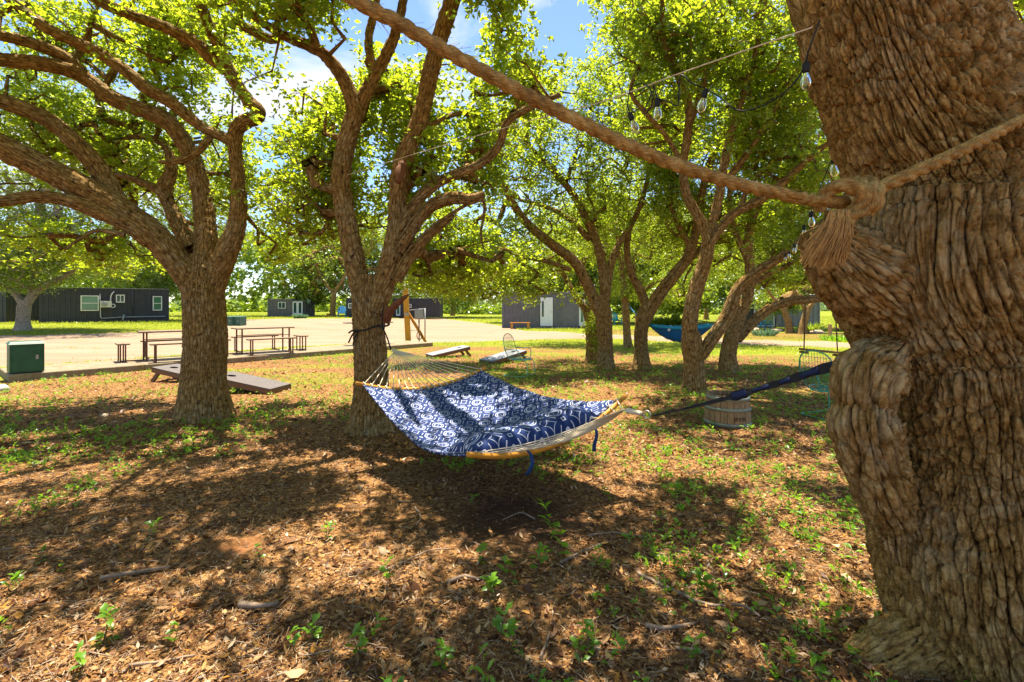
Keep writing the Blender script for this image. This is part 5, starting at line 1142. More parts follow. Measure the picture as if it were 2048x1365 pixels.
# corn hole boards
def corn(label, loc, rz, m=None):
    r_ = thing('cornhole_board', label, 'cornhole board', loc, rz, 'cornhole boards lying about the mulch')
    W_, L_, h0, h1, t_ = .61, 1.22, .10, .31, .02
    n = 20; hole = [(.0 + .076 * math.cos(a), .99 + .076 * math.sin(a)) for a in np.linspace(0, 2 * math.pi, n, False)]
    zt = lambda y: h0 + (h1 - h0) * y / L_
    out = [];                                     # outer rectangle walked in step with the hole
    for (x, y) in hole:
        dx, dy = x, y - .99; k = min((W_ / 2) / max(1e-6, abs(dx)), ((L_ - .99) if dy > 0 else .99) / max(1e-6, abs(dy))); out.append((dx * k, .99 + dy * k))
    v = [(x, y, zt(y)) for x, y in out] + [(x, y, zt(y)) for x, y in hole] + [(x, y, zt(y) - t_) for x, y in out] + [(x, y, zt(y) - t_) for x, y in hole]
    f = []
    for i in range(n):
        j = (i + 1) % n; f += [(i, j, n + j, n + i), (2 * n + j, 2 * n + i, 3 * n + i, 3 * n + j), (n + i, n + j, 3 * n + j, 3 * n + i), (j, i, 2 * n + i, 2 * n + j)]
    # square corners
    for (cx_, cy_) in ((-W_ / 2, 0), (W_ / 2, 0), (W_ / 2, L_), (-W_ / 2, L_)):
        near_ = sorted(range(n), key=lambda i: abs(out[i][0] - cx_) + abs(out[i][1] - cy_))[:2]; i, j = sorted(near_)
        if (i, j) == (0, n - 1): i, j = j, i
        b0 = len(v); v += [(cx_, cy_, zt(cy_)), (cx_, cy_, zt(cy_) - t_)]; f += [(i, b0, j), (2 * n + j, b0 + 1, 2 * n + i), (i, 2 * n + i, b0 + 1, b0), (b0, b0 + 1, 2 * n + j, j)]
    put('playing_surface', v, f, m or M['board_top'], r_, False)
    fr = MB()
    for s in (-1, 1):
        x = s * (W_ / 2 - .012); fr.add([(x - .012, .0, h0 - t_ - .085), (x + .012, 0, h0 - t_ - .085), (x + .012, L_, h1 - t_ - .085), (x - .012, L_, h1 - t_ - .085), (x - .012, 0, h0 - t_ - .001), (x + .012, 0, h0 - t_ - .001), (x + .012, L_, h1 - t_ - .001), (x - .012, L_, h1 - t_ - .001)],
            [(0, 3, 2, 1), (4, 5, 6, 7), (0, 1, 5, 4), (1, 2, 6, 5), (2, 3, 7, 6), (3, 0, 4, 7)])
    fr.box((0, .012, h0 - t_ - .043), (W_ - .05, .024, .084)).box((0, L_ - .012, h1 - t_ - .043), (W_ - .05, .024, .084)); fr.build('frame', M['board_side'], r_)
    for s in (-1, 1): MB().bar((s * .25, L_ - .16, h1 - .07), (s * .25, L_ + .04, 0), .035, .075).build('leg', M['board_side'], r_)
    return r_
def ground_thing(px, py): g = G(px, py); return g
corn('grey cornhole board just past the slab end, nearest the grey meter box', ground_thing(858, 716), -1.05)
corn('grey cornhole board tilted beside the wire chair, its hole toward the drive', ground_thing(972, 728), -.85)
corn('grey board whose two raised legs show left of the leaning oak trunk', ground_thing(430, 764), 1.38, M['grey_wood'])
corn('grey board whose low end pokes out right of the leaning oak trunk', ground_thing(562, 784), 1.42, M['grey_wood'])

# half barrel
bb = G(1474, 858)
br = thing('half_barrel', 'weathered half barrel with greenish hoops under the navy strap', 'barrel', bb + np.array([0, .27, 0]))
nst = 22; HB_ = .40
def br_r(z): return .288 - .030 * (z / HB_) ** 1.5
for k in range(nst):
    a0, a1 = (k + .04) * 2 * math.pi / nst, (k + .96) * 2 * math.pi / nst; v = []; dr = random.uniform(-.003, .004); zt_ = HB_ + random.uniform(-.006, .006)
    for z in (0, .13, .27, zt_):
        for (a, o_) in ((a0, 0), (a1, 0), (a1, -.024), (a0, -.024)): v.append(((br_r(z) + dr + o_) * math.cos(a), (br_r(z) + dr + o_) * math.sin(a), z))
    f = [(3, 2, 1, 0), (12, 13, 14, 15)] + [(4 * i + c, 4 * i + (c + 1) % 4, 4 * i + 4 + (c + 1) % 4, 4 * i + 4 + c) for i in range(3) for c in range(4)]
    put('stave', v, f, M['stave'], br, False)
for (z0_, z1_) in ((.012, .055), (.205, .245), (.335, .385)):
    mb = MB(); mb.lathe([(br_r(z0_) + .002, z0_), (br_r(z0_) + .008, z0_), (br_r(z1_) + .008, z1_), (br_r(z1_) + .002, z1_)], 44, cap=False); mb.build('hoop', M['hoop'], br, True)
MB().lathe([(.001, .345), (.235, .34), (.236, .30)], 30, cap=False).build('soil_fill', M['ground'], br, True)
st_ = MB()                                         # rubbed out stencil strokes low on the side: nothing legible is left of it
for k, (dx, w, h_) in enumerate(((-.075, .010, .045), (-.05, .010, .045), (-.035, .024, .010), (-.012, .010, .040), (.004, .022, .010), (.03, .010, .045), (.052, .022, .010), (.052, .008, .040))):
    a = -math.pi / 2 + .15 + dx / .28; st_.box(((br_r(.11) + .0045) * math.cos(a), (br_r(.11) + .0045) * math.sin(a), .115 + (.018 if w > .02 else 0)), (w, .003, h_), rz=a + math.pi / 2)
st_.build('faded_marking', M['stencil'], br)

# wire chairs
def wire_chair(label, loc, rz, m):
    r_ = thing('wire_chair', label, 'chair', loc, rz, 'teal wire garden chairs')
    T = .009
    MB().tube(spline(np.array([(-.22, -.10, .012), (-.24, .26, .012), (-.14, .34, .012), (.14, .34, .012), (.24, .26, .012), (.22, -.10, .012), (.20, -.24, .05), (.20, -.20, .34), (.21, .0, .37)]), .03), T, 7).tube(spline(np.array([(-.22, -.10, .012), (-.20, -.24, .05), (-.20, -.20, .34), (-.21, .0, .37)]), .03), T, 7).build('base_loop', m, r_, True)
    rim = []
    for a in np.linspace(0, 2 * math.pi, 33): rim.append((.25 * math.cos(a), .02 + .25 * math.sin(a), .385 + .02 * math.cos(2 * a)))
    MB().tube(np.array(rim), T, 6, False).build('seat_rim', m, r_, True)
    bk = spline(np.array([(-.23, .18, .39), (-.27, .27, .62), (-.20, .33, .86), (0, .35, .93), (.20, .33, .86), (.27, .27, .62), (.23, .18, .39)]), .03)
    MB().tube(bk, T, 6).build('back_frame', m, r_, True)
    s1 = MB(); s2 = MB()
    for k in range(-5, 6):
        x = k * .042; yy = math.sqrt(max(0, .0625 - x * x)); s1.tube(np.array([(x, .02 - yy, .38), (x, .02, .355), (x, .02 + yy, .38)]), .0035, 4)
        h_ = .92 - .9 * (abs(x) ** 2) * 1.5; s2.tube(np.array([(x * .85, .25, .39), (x * 1.05, .31, .62), (x, .345, h_)]), .0035, 4)
    for k in range(5): s1.tube(np.array([(-.23, -.08 + k * .06, .378), (0, -.08 + k * .06, .353), (.23, -.08 + k * .06, .378)]), .003, 4)
    for z in (.5, .62, .74, .84): w_ = .26 if z < .7 else .225; s2.tube(np.array([(-w_, .25 + .1 * (z - .4), z), (0, .285 + .1 * (z - .4), z), (w_, .25 + .1 * (z - .4), z)]), .003, 4)
    s1.build('seat_mesh', m, r_, True); s2.build('back_mesh', m, r_, True)
    for s in (-1, 1): MB().tube(spline(np.array([(s * .25, .25, .60), (s * .31, .10, .60), (s * .31, -.08, .58), (s * .25, -.12, .40)]), .03), T, 6).build('armrest', m, r_, True)
    return r_
wire_chair('bright teal wire chair half hidden behind the burl of the massive oak', G(1662, 832), 1.95, M['teal_wire'])
wire_chair('spindly pale green wire chair in the dappled mulch behind the patterned hammock', G(1042, 752), 1.1, M['teal_pale'])

# grill behind the slender oak
gb = slab_at(737, 1.1)
gr = thing('barbecue_grill', 'black barbecue grill with side shelves, mostly hidden by the slender forked oak', 'grill', gb, SLAB_RZ - .2)
MB().box((0, 0, .78), (.86, .46, .16)).build('firebox', M['black_metal'], gr)
lid = []
for a in np.linspace(0, math.pi, 9): lid.append((.23 * math.cos(a), .86 + .20 * math.sin(a)))
v = [(x, y, z) for x in (-.43, .43) for (y, z) in lid]; put('lid', v, [tuple(range(9)), tuple(range(17, 8, -1))] + [(i, 9 + i, 10 + i, i + 1) for i in range(8)], M['chrome'], gr)
MB().bar((-.3, -.28, .93), (.3, -.28, .93), .025, .025).build('lid_handle', M['steel'], gr)
for s in (-1, 1):
    MB().box((s * .66, 0, .80), (.44, .42, .03)).build('side_shelf', M['black_metal'], gr)
    for y in (-.2, .2): MB().bar((s * .40, y, 0.02), (s * .36, y, .74), .035, .035).build('leg', M['rust'], gr)
    MB().bar((s * .40, -.2, .30), (s * .40, .2, .30), .03, .03).build('leg_rail', M['rust'], gr)
MB().box((.12, -.03, .36), (.5, .34, .42)).build('cupboard', M['black_metal'], gr)
for y in (-.24, .24):
    mb = MB().lathe([(.02, -.02), (.085, -.02), (.085, .02), (.02, .02)], 16); V = np.vstack(mb.v)[:, [0, 2, 1]] + np.array([.44, y, .085]); put('wheel', V, mb.f, M['rubber'], gr)

# yellow post, brace and meter box
pb_ = G(817, 687); Yp = pb_[1]; k_ = Yp / F
po = thing('timber_post', 'yellow timber utility post with a diagonal brace beside the grey meter box', 'post', pb_)
MB().bar((0, 0, -.1), (-6 * k_, 0, 108 * k_), 9.5 * k_, 9.5 * k_, up=(0, 1, 0)).build('post', M['yellow_post'], po)
MB().bar((-2 * k_, .05, 62 * k_), (34 * k_, .3, -2 * k_), 5 * k_, 5 * k_, up=(0, 1, 0)).build('brace', M['orange_wood'], po)
MB().tube(spline(np.array([(-6.2 * k_, 0, 106 * k_), (-8 * k_, 0, 116 * k_), (-13 * k_, 0, 119 * k_), (-15 * k_, 0, 116 * k_)]), .02), .035, 6).build('service_pipe', M['ac'], po, True)
MB().lathe([(.001, 0), (.09, 0), (.09, .1), (.001, .1)], 14, c=(-1 * k_, -.2, 56 * k_)).build('junction_box', M['grey_metal'], po)
mb_ = G(840, 686); mt = thing('meter_box', 'grey electrical meter box on a pipe frame, right of the yellow post', 'meter box', mb_)
MB().box((-2 * k_, 0, 58 * k_), (16 * k_, .22, 21 * k_)).box((-2 * k_, -.12, 58 * k_), (14 * k_, .03, 19 * k_)).build('box', M['grey_metal'], mt)
for (x0, z1) in ((-2, 48), (10, 70)): MB().tube(np.array([(x0 * k_, .02, -.05), (x0 * k_, .02, z1 * k_)]), 1.3 * k_, 8).build('leg', M['grey_metal'], mt, True)
MB().tube(np.array([(-22 * k_, .05, 66 * k_), (10 * k_, .05, 69 * k_)]), 1.0 * k_, 6).tube(np.array([(-20 * k_, .05, 25 * k_), (-2 * k_, .05, 25 * k_)]), .8 * k_, 6).build('crossbar', M['grey_metal'], mt, True)
MB().tube(np.array([((-0 + 5.2 * math.cos(a)) * k_, -.12, (15 + 8 * math.sin(a)) * k_) for a in np.linspace(0, 6.28, 22)]), .9 * k_, 6, False).tube(spline(np.array([(-2 * k_, -.1, 46 * k_), (-1 * k_, -.14, 34 * k_), (-3 * k_, -.12, 22 * k_)]), .03), .8 * k_, 6).build('cable_coil', M['rubber'], mt, True)

# orange bench before the slate cabin
bg = G(1040, 659); k2 = bg[1] / F
be = thing('bench', 'low orange timber bench against the slate grey container', 'bench', bg, 0)
for q in range(3): MB().box((0, (q - 1) * .12, 13 * k2), (41 * k2, .112, .05)).build('seat_plank', M['orange_wood'], be)
for s in (-1, 1): MB().box((s * 16.5 * k2, 0, 6 * k2), (4.5 * k2, .32, 12 * k2)).build('leg', M['orange_wood'], be)

# blue camping hammock slung in the distance
HBk = np.array(P(1360, 660, 12.4)); bh = thing('camping_hammock', 'plain blue nylon hammock slung low between the far trunks', 'hammock', HBk)
a, b = np.array(P(1296, 648, 12.3)), np.array(P(1428, 648, 12.0)); NUb, NWb = 40, 15; vv = []
for i in range(NUb):
    u = i / (NUb - 1); s = math.sin(math.pi * u); wd_ = .33 * s ** .6; 
    for j in range(NWb):
        q = -1 + 2 * j / (NWb - 1); rimz = -.06 * s; dep = .40 * s ** .8
        vv.append(a + (b - a) * u + np.array([.0, q * wd_ * .8, rimz - dep * (1 - abs(q) ** 2.2) + .012 * math.sin(u * 60 + q * 4) * s]))
qb = [(i * NWb + j, (i + 1) * NWb + j, (i + 1) * NWb + j + 1, i * NWb + j + 1) for i in range(NUb - 1) for j in range(NWb - 1)]
M['nylon'] = simple('deep blue nylon', (0.010, 0.13, 0.36), 0.45, 0.15, 5, spec=.5); M['nylon_rim'] = simple('bright blue nylon', (0.015, 0.30, 0.50), 0.45, 0.1, 5, spec=.5)
o = put('nylon_body', vv, qb, M['nylon'], bh, True, base=HBk); o.modifiers.new('thickness', 'SOLIDIFY').thickness = .006
V = np.array(vv).reshape(NUb, NWb, 3)
for e_i in (0, NWb - 1):
    rimv = np.vstack([V[:, e_i] + [0, -.004, .004], V[:, e_i] + [0, -.02 if e_i == 0 else .02, -.075]]); o = put('rim_band', rimv, [np.array([(i, i + 1, NUb + i + 1, NUb + i) for i in range(NUb - 1)])], M['nylon_rim'], bh, True, base=HBk); o.modifiers.new('thickness', 'SOLIDIFY').thickness = .008
MB().box(P(1340, 657, 11.98), (.06, .02, .16), M=Matrix.Rotation(.6, 3, 'Y')).build('white_tag', M['white_trim'], bh, base=HBk)
MB().tube(np.array([a, P(1272, 629, 12.6), P(1258, 612, 17.8)]), .012, 6).build('hanging_cord', M['nylon'], bh, True, base=HBk)
MB().tube(np.array([b, P(1436, 645, 11.6), P(1458, 640, 11.3)]), .012, 6).build('hanging_cord', M['cream_rope'], bh, True, base=HBk)

# plank swing
sb_ = P(1642, 702, 11.4); sw = thing('tree_swing', 'wooden plank swing hanging on two ropes from the low horizontal limb', 'swing', sb_)
MB().bar(P(1603, 699, 11.4), P(1681, 706, 11.4), .22, .05).build('seat', M['swing_wood'], sw, base=sb_)
for (xa, ya, xb, yb) in ((1611, 603, 1608, 698), (1670, 602, 1675, 704)):
    MB().tube(spline(np.array([P(xa, ya - 12, 11.4), P((xa + xb) / 2, (ya + yb) / 2, 11.42), P(xb, yb, 11.4)]), .2), .014, 6).build('rope', M['swing_rope'], sw, True, base=sb_)
    q = P(xb, yb + 7, 11.4); MB().box(q, (.07, .26, .05)).build('cleat', M['swing_wood'], sw, base=sb_)

# fence stub, smoker, chairs and odds and ends beyond the drive
fb = G(1660, 677); k3 = fb[1] / F; fe = thing('fence', 'short stretch of tan post and rail fence right of the swing', 'fence', fb)
MB().bar((0, 0, -.1), (0, 0, 28 * k3), 5 * k3, 5 * k3).build('post', M['fence_wood'], fe); MB().bar((95 * k3, .3, -.1), (95 * k3, .3, 28 * k3), 5 * k3, 5 * k3).build('post', M['fence_wood'], fe)
for z in (20, 9): MB().bar((1 * k3, .08, z * k3), (94 * k3, .36, z * k3), .05, 2.6 * k3).build('rail', M['fence_wood'], fe)
sm = G(1690, 664); k4 = sm[1] / F; sk = thing('smoker', 'black barrel smoker with a tall chimney behind the rail fence', 'smoker', sm)
mb = MB().lathe([(.001, -16 * k4), (8 * k4, -16 * k4), (8.5 * k4, 0), (8 * k4, 16 * k4), (.001, 16 * k4)], 18); V = np.vstack(mb.v)[:, [1, 2, 0]] + np.array([6 * k4, 0, 11 * k4]); put('drum', V, mb.f, M['black_metal'], sk)
MB().lathe([(2.6 * k4, 12 * k4), (2.6 * k4, 50 * k4), (2 * k4, 50 * k4)], 12, c=(2 * k4, 0, 0)).build('chimney', M['black_metal'], sk, True)
for x in (-8, 20):
    for y in (-.25, .25): MB().bar((x * k4, y, 0), (x * k4, y, 8 * k4), .06, .06).build('leg', M['black_metal'], sk)
def adirondack(label, loc, rz, m, s=1.0):
    r_ = thing('garden_chair', label, 'chair', loc, rz, 'coloured slatted garden chairs'); 
    for k in range(5): MB().bar(((k - 2) * .11 * s, .22 * s, .33 * s), ((k - 2) * .135 * s, .52 * s, (1.0 - .03 * abs(k - 2) ** 2) * s), .10 * s, .02).build('back_slat', m, r_)
    for k in range(4): MB().box((0, (-.30 + k * .13) * s, (.40 - k * .028) * s), (.56 * s, .12 * s, .025)).build('seat_slat', m, r_)
    for q in (-1, 1):
        MB().bar((q * .30 * s, -.34 * s, .0), (q * .30 * s, -.34 * s, .56 * s), .09 * s, .025).build('leg', m, r_); MB().bar((q * .30 * s, -.30 * s, .36 * s), (q * .28 * s, .50 * s, .05), .1 * s, .025).build('leg', m, r_)
        MB().box((q * .34 * s, -.08 * s, .58 * s), (.13 * s, .70 * s, .025)).build('armrest', m, r_)
    return r_
adirondack('bright blue slatted chair before the pale green glass door, left of the curved trees', G(1526, 660), .5, M['blue_plastic'])
adirondack('turquoise slatted chair glimpsed just left of the thin strapped oak', G(1233, 650), .2, M['teal_plastic'])
adirondack('blue slatted chair beside the blue black cabin behind the slender oak', G(684, 635), .3, M['blue_plastic'], 1.2)
fp = G(658, 634); k5 = fp[1] / F; f_ = thing('crate', 'orange wooden planter box on the far grass beyond the gravel', 'planter', fp); MB().box((0, 0, 3 * k5), (9 * k5, 5 * k5, 6 * k5)).build('box', M['orange_wood'], f_); MB().box((0, 0, 6.2 * k5), (10 * k5, 6 * k5, .05)).build('rim', M['orange_wood'], f_)

def tuft(name, label, cat, loc, n, h, w, m, spread_, seed, group=None):
    rg = np.random.default_rng(seed); r0 = rg.random((n, 1)) ** .5 * spread_; a = rg.uniform(0, 6.28, (n, 1)); c = np.hstack([r0 * np.cos(a), r0 * np.sin(a), 0 * a])
    out = unit(np.hstack([np.cos(a) * .6, np.sin(a) * .6, np.full_like(a, 1.0)]) + rg.normal(0, .3, (n, 3)) * np.array([1, 1, .2])); hh = h * rg.uniform(.5, 1.1, (n, 1))
    sd = unit(np.cross(out, rg.normal(0, 1, (n, 3)))); t1 = c + out * hh * .55; t2 = c + out * hh + np.array([0, 0, -.12]) * hh
    ww = w * rg.uniform(.6, 1.2, (n, 1)); v = np.stack([c - sd * ww * .4, c + sd * ww * .4, t1 + sd * ww * .5, t1 - sd * ww * .5, t2], 1).reshape(-1, 3); i = np.arange(n)[:, None] * 5
    o = put(name, v, [(i + np.array([0, 1, 2, 3])).astype(np.int32), (i + np.array([3, 2, 4])).astype(np.int32)], m, None, False); o.location = tuple(loc); return tag(o, label, cat, group)
g = G(601, 637); tuft('agave_bush', 'blue green spiky bush before the french doors of the far cabin', 'bush', g, 260, 11 * g[1] / F, .10, M['succulent'], 11 * g[1] / F, 3)
g = G(1528, 672); tuft('sage_bush', 'grey green low bush in the mulch under the blue garden chair', 'bush', g, 200, .5, .05, M['succulent'], .5, 4)
g = G(1622, 667); tuft('shrub', 'dark green leafy shrub at the corner of the corrugated container', 'shrub', g, 260, .8, .07, M['leaf_far'], .35, 5)
g = G(1690, 682); tuft('shrub', 'bright green weeds growing round the foot of the rail fence', 'weeds', g, 300, .35, .05, M['sprout'], .9, 6)
g = G(1395, 652); tuft('shrub', 'yellow green bushes seen just above the plain blue hammock', 'bush', G(1335, 650), 500, .9, .12, M['leaf_far'], 1.3, 8)
rgk = np.random.default_rng(12)
def rock(label, loc, s, m, seed, sq=.6):
    n1_, n2_ = 18, 12; v = []
    for i in range(n2_ + 1):
        for j in range(n1_): a, b = 2 * math.pi * j / n1_, math.pi * i / n2_ - math.pi / 2; v.append((math.cos(a) * math.cos(b), math.sin(a) * math.cos(b), math.sin(b) * sq))
    v = np.array(v); v = v * (1 + .45 * fbm(v * 1.7 + seed, 4, seed)[:, None]) * s
    o = put('rock', v, [(i * n1_ + j, i * n1_ + (j + 1) % n1_, (i + 1) * n1_ + (j + 1) % n1_, (i + 1) * n1_ + j) for i in range(n2_) for j in range(n1_)], m, None, True); o.location = tuple(np.array(loc) + [0, 0, .15 * s]); return tag(o, label, 'rock')
rock('pale grey boulder at the picture edge below the green utility box', G(-2, 782), .15, M['rock'], 3)
for k, (px, py, s, lab) in enumerate([(1510, 662, .3, 'tan stone left of the blue garden chair'), (1555, 664, .3, 'tan stone between the glass door and the first curved tree'), (1632, 668, .34, 'tan stones right of the straight small tree'), (1316, 938, .035, 'small pale stone in the litter under the hammock ring'), (755, 848, .07, 'pale flat stone at the foot of the slender oak'), (210, 833, .06, 'half buried pale stone left of the leaning oak')]):
    rock(lab, G(px, py), s, M['tan_rock'], 20 + k, .5)

# ------------------------------------------------------------------ ground litter, sprouts, sticks, grass
rg = np.random.default_rng(99)
def scatter(n, y0, y1, pw=1.0, xmax=1.35):          # ground points, denser toward the viewer when pw>1
    y = y0 + (y1 - y0) * rg.random(n) ** pw; x = (rg.random(n) * 2 - 1) * (y * 1.18 + .5) ; return x, y
def on_mulch(x, y):
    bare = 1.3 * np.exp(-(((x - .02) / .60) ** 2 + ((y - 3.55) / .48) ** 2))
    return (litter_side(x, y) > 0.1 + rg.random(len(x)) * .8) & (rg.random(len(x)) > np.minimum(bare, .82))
def flat_leaves(name, n, y0, y1, pw, size, m, tilt, label, small=False):
    x, y = scatter(n, y0, y1, pw); k = on_mulch(x, y) & (np.hypot(x + 1.78, y - 3.15) > .17); x, y = x[k], y[k]; n = len(x)
    z = gheight(x, y); c = np.stack([x, y, z + rg.uniform(.002, .022, n)], 1)
    nor = unit(rg.normal(0, tilt, (n, 3)) + np.array([0, 0, 1.0])); dr = unit(np.cross(nor, rg.normal(0, 1, (n, 3)))); sd = np.cross(nor, dr)
    s = size * np.clip(np.exp(rg.normal(0, .48, (n, 1))), .35, 2.6); w = s * rg.uniform(.22, .5, (n, 1)); cu = s * rg.uniform(-.14, .34, (n, 1))
    if small:
        V = np.stack([c - dr * s * .5, c - dr * s * .05 - sd * w * .5 + nor * cu * .6, c + dr * s * .5 + nor * cu * .3, c + dr * s * .08 + sd * w * .5 + nor * cu * .5], 1).reshape(-1, 3); i = np.arange(n)[:, None] * 4
        return kind(put(name, V, [np.concatenate([i + np.array([0, 1, 2]), i + np.array([0, 2, 3])], 0).astype(np.int32)], m, None, False), 'stuff', label)
    V = np.stack([c - dr * s * .5 + nor * cu * .5, c - dr * s * .12 - sd * w * .45 + nor * cu * .35, c + dr * s * .22 - sd * w * .42 + nor * cu * .35, c + dr * s * .5 + nor * cu, c + dr * s * .22 + sd * w * .42 + nor * cu * .3, c - dr * s * .12 + sd * w * .45 + nor * cu * .2], 1).reshape(-1, 3)
    i = np.arange(n)[:, None] * 6
    o = put(name, V, [np.concatenate([i + np.array(q) for q in ((0, 1, 5), )], 0).astype(np.int32), np.concatenate([i + np.array(q) for q in ((1, 2, 4, 5),)], 0).astype(np.int32), (i + np.array((2, 3, 4))).astype(np.int32)], m, None, False)
    return kind(o, 'stuff', label)
flat_leaves('leaf_litter', 9000, 1.55, 5.5, 1.4, .036, M['litter'], .42, 'dry brown and orange oak leaves strewn over the mulch')
flat_leaves('leaf_litter', 75000, 1.55, 6.0, 1.25, .019, M['litter'], .45, 'small broken leaf bits in the mulch', True)
flat_leaves('leaf_litter', 36000, 5.0, 15, 1.3, .045, M['litter'], .40, 'dry brown oak leaves strewn farther back', True)
x, y = scatter(36000, 1.55, 7.0, 1.4); k = on_mulch(x, y); x, y = x[k], y[k]; n = len(x); a = rg.uniform(0, 6.28, n); L_ = rg.uniform(.012, .06, n)[:, None]; w_ = rg.uniform(.0006, .0016, n)[:, None]
c_ = np.stack([x, y, gheight(x, y) + rg.uniform(.004, .026, n)], 1); d1 = np.stack([np.cos(a), np.sin(a), rg.normal(0, .22, n)], 1); sd = np.stack([-np.sin(a), np.cos(a), rg.normal(0, .3, n)], 1)
V = np.stack([c_ - d1 * L_ / 2 - sd * w_, c_ - d1 * L_ / 2 + sd * w_, c_ + d1 * L_ / 2 + sd * w_, c_ + d1 * L_ / 2 - sd * w_], 1).reshape(-1, 3)
M['straw'] = leaf_mat('dry stalk', [(0.0, (0.10, 0.055, 0.028)), (0.5, (0.26, 0.165, 0.085)), (1.0, (0.46, 0.35, 0.21))], (0.3, 0.2, 0.1), .1, .01)
kind(put('dry_stalks', V, [(np.arange(n)[:, None] * 4 + np.array([0, 1, 2, 3])).astype(np.int32)], M['straw'], None, False), 'stuff', 'thin dry stalks and needles mixed through the litter')
# fine twigs
x, y = scatter(5200, 1.55, 8, 1.5); k = on_mulch(x, y); x, y = x[k], y[k]; n = len(x)
a = rg.uniform(0, 6.28, n); L_ = rg.uniform(.03, .17, n); r0 = rg.uniform(.0012, .0030, n); z = gheight(x, y) + rg.uniform(.004, .025, n)
d1 = np.stack([np.cos(a), np.sin(a), rg.normal(0, .12, n)], 1); p0 = np.stack([x, y, z], 1) - d1 * L_[:, None] / 2; p1 = p0 + d1 * L_[:, None]; pm = (p0 + p1) / 2 + rg.normal(0, .08, (n, 3)) * L_[:, None] * np.array([1, 1, .4])
sd = np.stack([-np.sin(a), np.cos(a), 0 * a], 1) * r0[:, None]; uu = np.array([0, 0, 1.0]) * r0[:, None]
V = np.stack([p0 + sd, p0 - sd * .5 + uu, p0 - sd * .5 - uu, pm + sd, pm - sd * .5 + uu, pm - sd * .5 - uu, p1], 1).reshape(-1, 3); i = np.arange(n)[:, None] * 7
kind(put('fine_twigs', V, [np.concatenate([i + np.array(q) for q in ((0, 1, 4, 3), (1, 2, 5, 4), (2, 0, 3, 5))], 0).astype(np.int32), np.concatenate([i + np.array(q) for q in ((3, 4, 6), (4, 5, 6), (5, 3, 6))], 0).astype(np.int32)], M['stick'], None, True), 'stuff', 'fine grey twigs in the leaf litter')
# green ground cover: small sprouts
def sprouts(x, y, h, nl, leafw, name, label, m):
    n = len(x); z = gheight(x, y); c = np.repeat(np.stack([x, y, z], 1), nl, 0); hh = np.repeat(h, nl)[:, None]; N = n * nl
    a = rg.uniform(0, 6.28, N); el = rg.uniform(.15, 1.1, N); d_ = np.stack([np.cos(a) * np.cos(el), np.sin(a) * np.cos(el), np.sin(el)], 1); b0 = c + np.array([0, 0, 1.0]) * hh * rg.uniform(.1, .8, (N, 1)) + d_ * hh * .12
    s = hh * rg.uniform(.35, .75, (N, 1)); nor = unit(np.cross(d_, np.cross(np.array([0, 0, 1.0]), d_)) + rg.normal(0, .3, (N, 3))); sd = unit(np.cross(d_, nor)); w = s * leafw * rg.uniform(.7, 1.2, (N, 1))
    m1 = b0 + d_ * s * .5 + np.cross(sd, d_) * s * .08; t_ = b0 + d_ * s - np.array([0, 0, .18]) * s
    V = np.stack([b0, m1 - sd * w * .5, t_, m1 + sd * w * .5], 1).reshape(-1, 3); i = np.arange(N)[:, None] * 4
    return kind(put(name, V, [np.concatenate([i + np.array([0, 1, 2]), i + np.array([0, 2, 3])], 0).astype(np.int32)], m, None, False), 'stuff', label)
x, y = scatter(6500, 1.7, 15.5, 1.0); dn = fbm(np.stack([x * .55, y * .55, 0 * x], 1), 3, 33); k = on_mulch(x, y) & (dn > -.17 + .25 * rg.random(len(x)) - .3 * (x > 1.2)); x, y = x[k], y[k]
jx = np.repeat(x, 3) + rg.normal(0, .07, len(x) * 3); jy = np.repeat(y, 3) + rg.normal(0, .07, len(x) * 3)
sprouts(jx, jy, rg.uniform(.028, .088, len(jx)), 6, .44, 'ground_cover', 'small green sprouts dotted through the leaf litter', M['sprout'])
x, y = scatter(9000, 7.5, 19, .9); dn = fbm(np.stack([x * .4, y * .6, 0 * x], 1), 3, 36); k = (litter_side(x, y) > -2) & (dn > .02); x, y = x[k], y[k]
sprouts(x, y, rg.uniform(.03, .09, len(x)), 6, .22, 'ground_cover', 'patches of low green weeds under the far trees', M['sprout'])
